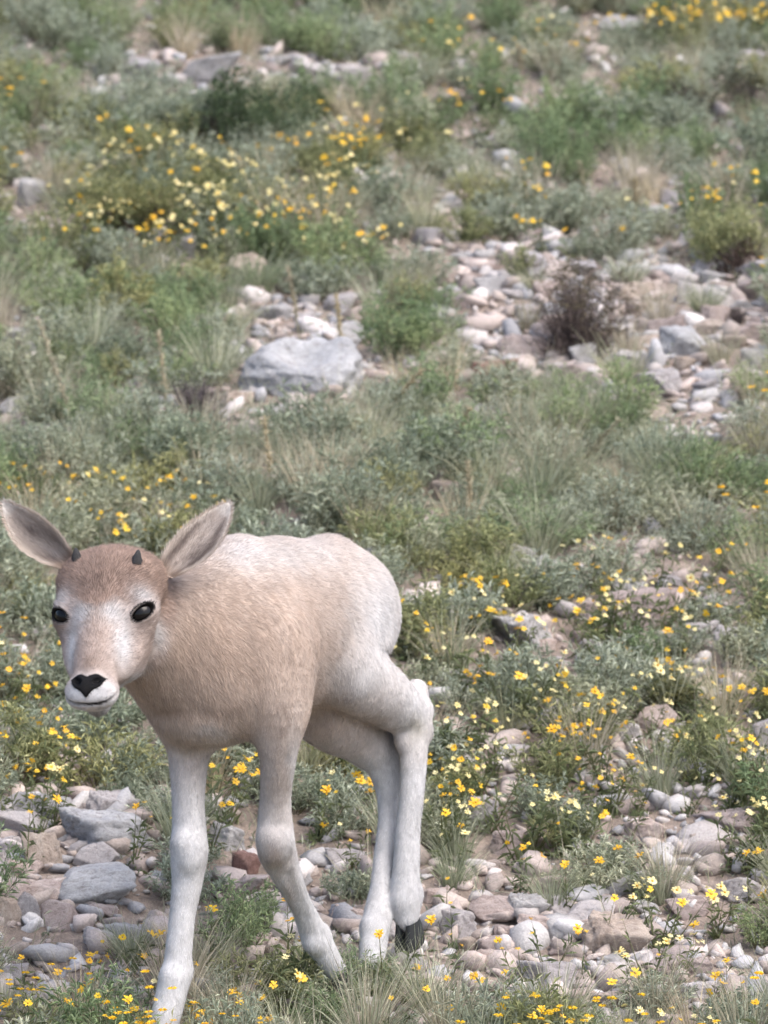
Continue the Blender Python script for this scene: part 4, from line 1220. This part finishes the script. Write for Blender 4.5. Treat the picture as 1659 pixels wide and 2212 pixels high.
# plants on the slope beside and beyond the picture, one mass
rg = np.random.default_rng(123)
W, u, v = scatter_world(24000, rg, (-4.6, 4.6), (5.4, 18.5))
edge = np.maximum.reduce([np.abs(W[:, 0]) - 1.9, W[:, 1] - 14.5, 6.6 - W[:, 1]])
pn = vnoise(W[:, 0], W[:, 1], .9, 21) * .6 + vnoise(W[:, 0], W[:, 1], 2.3, 22) * .4
W = W[~in_view(u, v, 30) & (rg.random(len(W)) < np.where(edge < 0, .85, .42) * np.clip((.66 - pn) / .12, .12, 1))]
protos = bpy.data.collections.new('growth_kinds')
A = forb(rgk(95), .06, .09, 30, 14, .015, .0022, *OLIVE)
for k in range(16):                                            # a flowering one
    r2 = rgk(400 + k); c = np.array([r2.normal(0, .035), r2.normal(0, .035), r2.uniform(.07, .11)]); an = np.arange(8) * .785
    A.add(leaves(np.tile(c, (8, 1)), np.stack([np.cos(an), np.sin(an), np.full(8, .25)], -1), np.full(8, .0065), np.full(8, .0036), r2), np.array([.80, .50, .03]), 1)
for q, me in enumerate(FORB['sage'][:3] + FORB['green'][:2] + FORB['olive'][:1] + GRASS['green'][:2] + GRASS['dry'][:2] + [A.mesh('foliage', [M_LEAF])] * 2):
    protos.objects.link(bpy.data.objects.new('growth_kind', me))
pm = bpy.data.meshes.new('hillside_growth'); pm.vertices.add(len(W)); pm.vertices.foreach_set('co', W.astype(np.float32).ravel()); pm.update()
far = bpy.data.objects.new('hillside_growth', pm); link(far)
ng = bpy.data.node_groups.new('scatter_growth', 'GeometryNodeTree')
ng.interface.new_socket('Geometry', in_out='INPUT', socket_type='NodeSocketGeometry'); ng.interface.new_socket('Geometry', in_out='OUTPUT', socket_type='NodeSocketGeometry')
gi, go = ng.nodes.new('NodeGroupInput'), ng.nodes.new('NodeGroupOutput')
m2p, ip, ci = ng.nodes.new('GeometryNodeMeshToPoints'), ng.nodes.new('GeometryNodeInstanceOnPoints'), ng.nodes.new('GeometryNodeCollectionInfo')
ci.inputs['Collection'].default_value = protos; ci.inputs['Separate Children'].default_value = True; ci.inputs['Reset Children'].default_value = True
rr, rs = ng.nodes.new('FunctionNodeRandomValue'), ng.nodes.new('FunctionNodeRandomValue')
rr.data_type = 'FLOAT_VECTOR'; rr.inputs[0].default_value = (-.15, -.15, 0); rr.inputs[1].default_value = (.15, .15, 6.28)
rs.data_type = 'FLOAT'; rs.inputs[2].default_value = .65; rs.inputs[3].default_value = 1.25
ip.inputs['Pick Instance'].default_value = True
for a, b in ((gi.outputs[0], m2p.inputs[0]), (m2p.outputs[0], ip.inputs['Points']), (ci.outputs[0], ip.inputs['Instance']), (rr.outputs[0], ip.inputs['Rotation']), (rs.outputs[1], ip.inputs['Scale']), (ip.outputs[0], go.inputs[0])):
    ng.links.new(a, b)
far.modifiers.new('scatter', 'NODES').node_group = ng
tag(far, 'grey-green growth covering the hillside around the clearing', 'growth', kind='stuff')

# ------------------------------------------------------------------ bushes
def bush(name, u, v, wpx, hpx, ns, nl, ll, lw, cols, label, twigcol=(.07, .05, .045), woody=60, seed=1):
    w, z = G(u, v); k = TANH * z / 829.5; R, H = wpx * k / 2, hpx * k * 1.02
    root = bpy.data.objects.new(name, None); root.empty_display_size = .05; root.location = w; link(root); tag(root, label, 'bush')
    rg = np.random.default_rng(seed)
    B = Acc(); an = rg.uniform(0, 6.283, woody); el = rg.uniform(.15, 1.3, woody)
    d = np.stack([np.cos(an) * np.cos(el), np.sin(an) * np.cos(el), np.sin(el)], -1) * np.array([R, R * .9, H])
    b0 = np.stack([rg.normal(0, R * .12, woody), rg.normal(0, R * .12, woody), np.full(woody, -.01)], -1)
    B.add(blades(b0, d, np.linalg.norm(d, axis=1) * rg.uniform(.6, 1, woody), np.full(woody, .0045), rg.uniform(-.2, .2, woody), rg, 3), np.array(twigcol) * rg.uniform(.6, 1.4, (woody, 1)), 8)
    nt = woody * 7; si = np.repeat(np.arange(woody), 7); t = rg.uniform(.25, 1, nt)[:, None]
    sb = b0[si] + d[si] * t * .8; sd = unit(d)[si] + rg.normal(0, .6, (nt, 3))
    sl = rg.uniform(.15, .4, nt) * R
    B.add(blades(sb, sd, sl, np.full(nt, .0020), rg.uniform(-.2, .3, nt), rg, 2), np.array(twigcol) * rg.uniform(.6, 1.6, (nt, 1)), 6)
    o = bpy.data.objects.new('branches', B.mesh('branches', [M_TWIG])); link(o, root)
    if ns:
        A = Acc(); lob = rg.normal(size=(9, 3)) * np.array([R * .5, R * .45, H * .22]) + np.array([0, 0, H * .55]); lr = rg.uniform(.30, .50, 9)
        li = rg.integers(0, 9, ns * nl); k = ns * nl
        pos = lob[li] + unit(rg.normal(size=(k, 3))) * (lr[li] * rg.uniform(.55, 1.05, k) ** .6)[:, None] * np.array([R, R * .9, H * .75])
        pos[:, 2] = np.abs(pos[:, 2])
        mk = rg.random((k, 1)) ** 1.4
        A.add(leaves(pos, rg.normal(size=(k, 3)) + np.array([0, 0, .5]), ll * rg.uniform(.6, 1.3, k), lw * rg.uniform(.7, 1.2, k), rg), (np.array(cols[0]) * (1 - mk) + np.array(cols[1]) * mk) * rg.uniform(.7, 1.2, (k, 1)), 4)
        o = bpy.data.objects.new('foliage', A.mesh('foliage', [M_LEAF])); link(o, root)
    return root
bush('dark_bush', 470, 322, 290, 135, 60, 60, .013, .0032, DEEP, 'dark green rounded bush above the flowering bank', seed=3)
bush('dead_bush', 1245, 772, 235, 225, 40, 34, .012, .0018, ((.10, .085, .055), (.24, .20, .13)), 'dead brown wispy bush standing in the scree', (.10, .075, .068), 210, 5)
bush('twiggy_bush', 425, 915, 165, 120, 8, 16, .010, .0022, ((.08, .07, .07), (.17, .145, .14)), 'small purple-brown twiggy bush left of the hollowed boulder', (.085, .068, .072), 160, 7)
bush('brown_bush', 1465, 255, 170, 95, 30, 24, .012, .0024, ((.06, .055, .04), (.17, .15, .10)), 'dark brown bush beside the pinkish stone on the upper slope', (.07, .055, .05), 150, 9)
bush('brown_bush', 1615, 260, 130, 100, 30, 24, .012, .0024, ((.05, .05, .035), (.14, .13, .085)), 'dark brown bush right below the long white rock', (.06, .05, .045), 140, 10)
bush('dark_bush', 835, 45, 140, 75, 40, 40, .013, .003, DEEP, 'dark green bush at the upper edge of the slope', seed=11)
bush('green_bush', 1590, 590, 190, 130, 46, 40, .014, .0026, OLIVE, 'olive green flowering bush at the rim of the scree', seed=13)
bush('green_bush', 1470, 1540, 170, 85, 40, 36, .013, .0022, ((.10, .115, .055), (.28, .28, .14)), 'dark olive bush in the densest yellow flowers', seed=15)
bush('green_bush', 300, 505, 330, 135, 60, 46, .015, .0026, ((.14, .16, .07), (.40, .40, .20)), 'wide olive bush full of yellow flowers on the bank', seed=17)
bush('green_bush', 45, 1690, 200, 110, 40, 40, .014, .0024, OLIVE, 'olive green bush left of the calf\'s chest', seed=18)
bush('grey_shrub', 1590, 700, 60, 60, 0, 0, .01, .002, OLIVE, 'little bare twiggy shrub at the right end of the scree', (.09, .07, .065), 60, 19)

# tall dry seed stalks
def stalk(u0, v0, u1, v1, label):
    w, z = G(u0, v0); t = c2w(P(u1, v1, z - .02)); d = t - w; L = np.linalg.norm(d); rg = np.random.default_rng(int(u0 * 7 + v0))
    root = bpy.data.objects.new('seed_stalk', None); root.empty_display_size = .03; root.location = w; link(root); tag(root, label, 'grass stalk', 'tall dry seed stalks')
    A = Acc(); A.add(blades(np.array([[0, 0, -.01]] * 3) + rg.normal(0, .001, (3, 3)), np.array([d] * 3), np.full(3, L), np.full(3, .0022), np.full(3, .03), rg, 5), np.array([.40, .35, .24]), 1)
    link(bpy.data.objects.new('stem', A.mesh('stem', [M_DRY])), root)
    A = Acc(); n = 170; t = rg.uniform(.35, 1.0, n); b = d[None] * t[:, None] + (np.array([d[0], d[1], 0]) / (np.linalg.norm(d[:2]) + 1e-6) * .6 - np.array([0, 0, .8]))[None] * (L * .03 * t * t)[:, None]
    A.add(leaves(b, unit(d)[None] + rg.normal(0, .42, (n, 3)), rg.uniform(.008, .016, n), np.full(n, .0024), rg), np.array([.50, .45, .33]) * rg.uniform(.7, 1.2, (n, 1)), 4)
    link(bpy.data.objects.new('seed_head', A.mesh('seed_head', [M_DRY])), root)
for a in ((652, 745, 626, 580, 'pale seed stalk rising behind the hollowed boulder'), (366, 945, 346, 715, 'pale seed stalk beside the purple twiggy bush'),
          (178, 965, 88, 690, 'leaning brown seed stalk between grey rocks'), (590, 1090, 574, 900, 'pale seed stalk below the hollowed boulder'),
          (742, 790, 728, 640, 'thin seed stalk at the right end of the hollowed boulder'), (1215, 1050, 1330, 905, 'slanting straw stalk below the scree'),
          (1270, 470, 1256, 350, 'seed stalk in the straw-coloured tussock'), (1375, 470, 1372, 385, 'short seed stalk right of the straw-coloured tussock'),
          (1130, 180, 1122, 105, 'pale seed stalk on the upper slope'), (1462, 110, 1458, 15, 'seed stalk by the highest flowers'), (820, 905, 905, 800, 'slanting stalk right of the hollowed boulder'),
          (1020, 1150, 1012, 1000, 'upright stalk in the grass behind the rump'), (1105, 900, 1098, 780, 'stalk by the orange-pink rock'), (960, 1000, 1010, 880, 'slanting stalk in the tall grey grass')):
    stalk(*a)

# ------------------------------------------------------------------ yellow flowers
def flat_mat(name, a, b, trans=.3):
    m = NT(name); ob = m.new('ShaderNodeObjectInfo')
    c = m.ramp(ob.outputs['Random'], [(0, a), (1, b)]).outputs[0]
    m.ln(c, m.b.inputs['Base Color']); m.set(Roughness=.55)
    tr = m.new('ShaderNodeBsdfTranslucent'); m.ln(c, tr.inputs['Color']); mx = m.new('ShaderNodeMixShader'); mx.inputs[0].default_value = trans
    m.ln(m.b.outputs[0], mx.inputs[1]); m.ln(tr.outputs[0], mx.inputs[2]); m.ln(mx.outputs[0], m.n['Material Output'].inputs['Surface'])
    return m.m
M_PETAL = flat_mat('yellow_petal', (.78, .43, .014), (.82, .56, .03)); M_PALE = flat_mat('faded_petal', (.72, .60, .22), (.78, .70, .38)); M_DISC = flat_mat('flower_disc', (.48, .24, .012), (.55, .32, .02), 0)
def head_mesh(rg, np_, mat):
    V, F = [], []
    for i in range(np_):
        a = 6.283 * i / np_ + rg.normal(0, .12); L = rg.uniform(.75, 1.15); w = rg.uniform(.17, .26); c_, s_ = math.cos(a), math.sin(a); lift = rg.uniform(-.15, .5); k = len(V)
        for r, hw, z in ((.18, .10, 0), (.55, w, lift * .6), (.85, w * .9, lift * .8), (L, w * .35, lift * .5)):
            for s in (-1, 1): V.append((c_ * r - s_ * s * hw, s_ * r + c_ * s * hw, z + .03 * s))
        for j in range(3): F.append((k + 2 * j, k + 2 * j + 1, k + 2 * j + 3, k + 2 * j + 2))
    return mesh_np('flower_head', np.array(V), np.array(F), False, [mat])
HEADS = {m_: [head_mesh(rgk(200 + k), 8 + k % 3, mm) for k in range(5)] for m_, mm in (('y', M_PETAL), ('p', M_PALE))}
V, F = ICO[1]; DISC = mesh_np('disc', V * np.array([.30, .30, .17]) + np.array([0, 0, .05]), F, True, [M_DISC])
STEMS = []
for k in range(18):
    rg = rgk(300 + k); A = Acc(); nh = 1 + k % 6; tips = []
    for h in range(nh):
        a = rg.uniform(0, 6.28); r = .0 if nh == 1 else rg.uniform(.25, .75); tip = np.array([math.cos(a) * r, math.sin(a) * r, rg.uniform(.72, 1.05)])
        A.add(blades(np.array([[0, 0, -.08]]), tip[None] + np.array([0, 0, .08]), np.array([np.linalg.norm(tip + np.array([0, 0, .08]))]), np.array([.028]), np.array([0.0]), rg, 3), np.array([.14, .15, .07]), 1)
        A.add(blades(np.array([[0.004, 0, -.08]]), tip[None] + np.array([0, 0, .08]), np.array([np.linalg.norm(tip + np.array([0, 0, .08]))]), np.array([.028]), np.array([0.0]), rg, 3), np.array([.14, .15, .07]), 1)
        tips.append((tip, unit(np.array([tip[0] * .9, tip[1] * .9 - .28, .8]) + rg.normal(0, .3, 3))))
        n = 9; t = rg.uniform(.05, .75, n); A.add(leaves(tip[None] * t[:, None], rg.normal(size=(n, 3)) + np.array([0, 0, .8]), rg.uniform(.14, .28, n), np.full(n, .035), rg), np.array([.16, .19, .095]) * rg.uniform(.7, 1.3, (n, 1)), 4)
    n = 26; A.add(leaves(rg.normal(0, .10, (n, 3)) * np.array([1, 1, 0]), rg.normal(size=(n, 3)) + np.array([0, 0, .7]), rg.uniform(.15, .30, n), np.full(n, .04), rg), np.array([.15, .18, .09]) * rg.uniform(.6, 1.4, (n, 1)), 4)
    STEMS.append((A.mesh('stem', [M_LEAF]), tips))
NW = {1: 'single', 2: 'two-headed', 3: 'three-headed', 4: 'four-headed', 5: 'five-headed', 6: 'six-headed'}
def daisy(u, v, H=None, k=None, size=None, kind=None):
    """(u, v): where the picture shows the flower"""
    H = H or PR.uniform(.055, .105); w, z = G(u, v); pxm = 829.5 / (TANH * z)
    w, z = G(u, v + H * .93 * pxm * .97)
    if not clear(w, .035): return
    k = PR.randrange(18) if k is None else k; me, tips = STEMS[k]
    pale = kind or ('p' if PR.random() < .28 else 'y')
    root = bpy.data.objects.new('cream_flower' if pale == 'p' else 'yellow_flower', None); root.empty_display_size = .02; root.location = w; root.scale = (H,) * 3
    root.rotation_euler = (PR.uniform(-.12, .12), PR.uniform(-.12, .12), PR.choice((0, 0, PR.uniform(-.6, .6)))); link(root)
    tag(root, f'{NW[len(tips)]} {"faded cream" if pale == "p" else "bright yellow"} daisy-like flower {zone(u, v)}', 'flower', 'yellow and cream flowers on the slope')
    link(bpy.data.objects.new('stem', me), root)
    for tip, nr in tips:
        h = bpy.data.objects.new('flower_head', PR.choice(HEADS[pale])); h.location = tip
        s = (size or PR.choice((.0036, .0043, .0050, .0058, .0075))) * PR.uniform(.85, 1.12) / H; h.scale = (s, s * PR.uniform(.8, 1.1), s * PR.uniform(.6, 1.6))
        h.rotation_euler = Vector(nr).to_track_quat('Z', 'Y').to_euler(); link(h, root)
        if s * H > .0058: link(bpy.data.objects.new('disc', DISC), h)
for u, v, H, k, s in ((345, 1996, .10, 0, .017), (452, 1942, .11, 0, .018), (612, 1962, .13, 0, .017), (625, 1945, .13, 6, .013), (650, 1993, .12, 6, .014), (648, 2030, .11, 6, .012), (392, 2090, .075, 0, .015), (380, 2070, .07, 4, .010),
                      (185, 2105, .07, 0, .016), (20, 2152, .06, 0, .016), (195, 2072, .06, 8, .010), (575, 2140, .07, 0, .012), (492, 2155, .06, 4, .011), (560, 2110, .06, 0, .011), (585, 2190, .05, 0, .013), (430, 2160, .055, 0, .013),
                      (420, 2195, .05, 4, .014), (830, 1998, .12, 1, .012), (900, 2075, .06, 0, .011), (1340, 1815, .08, 0, .016), (1385, 1834, .08, 0, .017), (1225, 1855, .08, 1, .013), (1445, 1935, .08, 1, .014), (1495, 1982, .07, 0, .017),
                      (1628, 1822, .08, 0, .015), (1645, 1918, .07, 0, .014), (1005, 1768, .08, 0, .015), (958, 1748, .08, 1, .013), (1160, 1578, .09, 2, .014), (690, 1697, .09, 1, .015), (785, 1698, .08, 4, .014), (490, 1662, .09, 2, .014),
                      (480, 1685, .08, 1, .012), (1030, 2105, .06, 0, .014), (975, 2105, .06, 1, .011), (1320, 2115, .06, 1, .012), (1165, 2160, .05, 0, .012), (1540, 2120, .06, 2, .012), (1570, 2060, .07, 0, .012), (975, 2165, .05, 0, .013)):
    daisy(u, v, H, k, s * .62, 'y')
FZ = [((150, 860), (250, 520), 60), ((640, 840), (225, 330), 9), ((0, 500), (985, 1150), 30), ((860, 1659), (1230, 1500), 60), ((930, 1659), (1480, 1730), 46), ((0, 150), (1340, 1700), 26), ((930, 1659), (1740, 2212), 34),
      ((400, 860), (1600, 1800), 8), ((0, 340), (2020, 2212), 9), ((430, 900), (2020, 2212), 9), ((920, 1250), (45, 115), 12), ((1350, 1659), (0, 45), 34), ((920, 1060), (180, 225), 6), ((1500, 1659), (370, 440), 8), ((1000, 1500), (330, 560), 8), ((1180, 1659), (1160, 1260), 9), ((540, 830), (440, 530), 8), ((0, 500), (1680, 1760), 5)]
for (u0, u1), (v0, v1), n in FZ:
    for _ in range(round(n * .95)): daisy(PR.uniform(u0, u1), PR.uniform(v0, v1))
for _ in range(44): daisy(PR.gauss(420, 190), PR.gauss(400, 60), size=PR.choice((.004, .005, .006)), kind='p', k=PR.choice((3, 4, 5, 9, 10, 11)))
for _ in range(40): daisy(PR.uniform(900, 1659), PR.uniform(1260, 1760), size=PR.choice((.004, .005)), kind='p', k=PR.choice((3, 4, 5)))
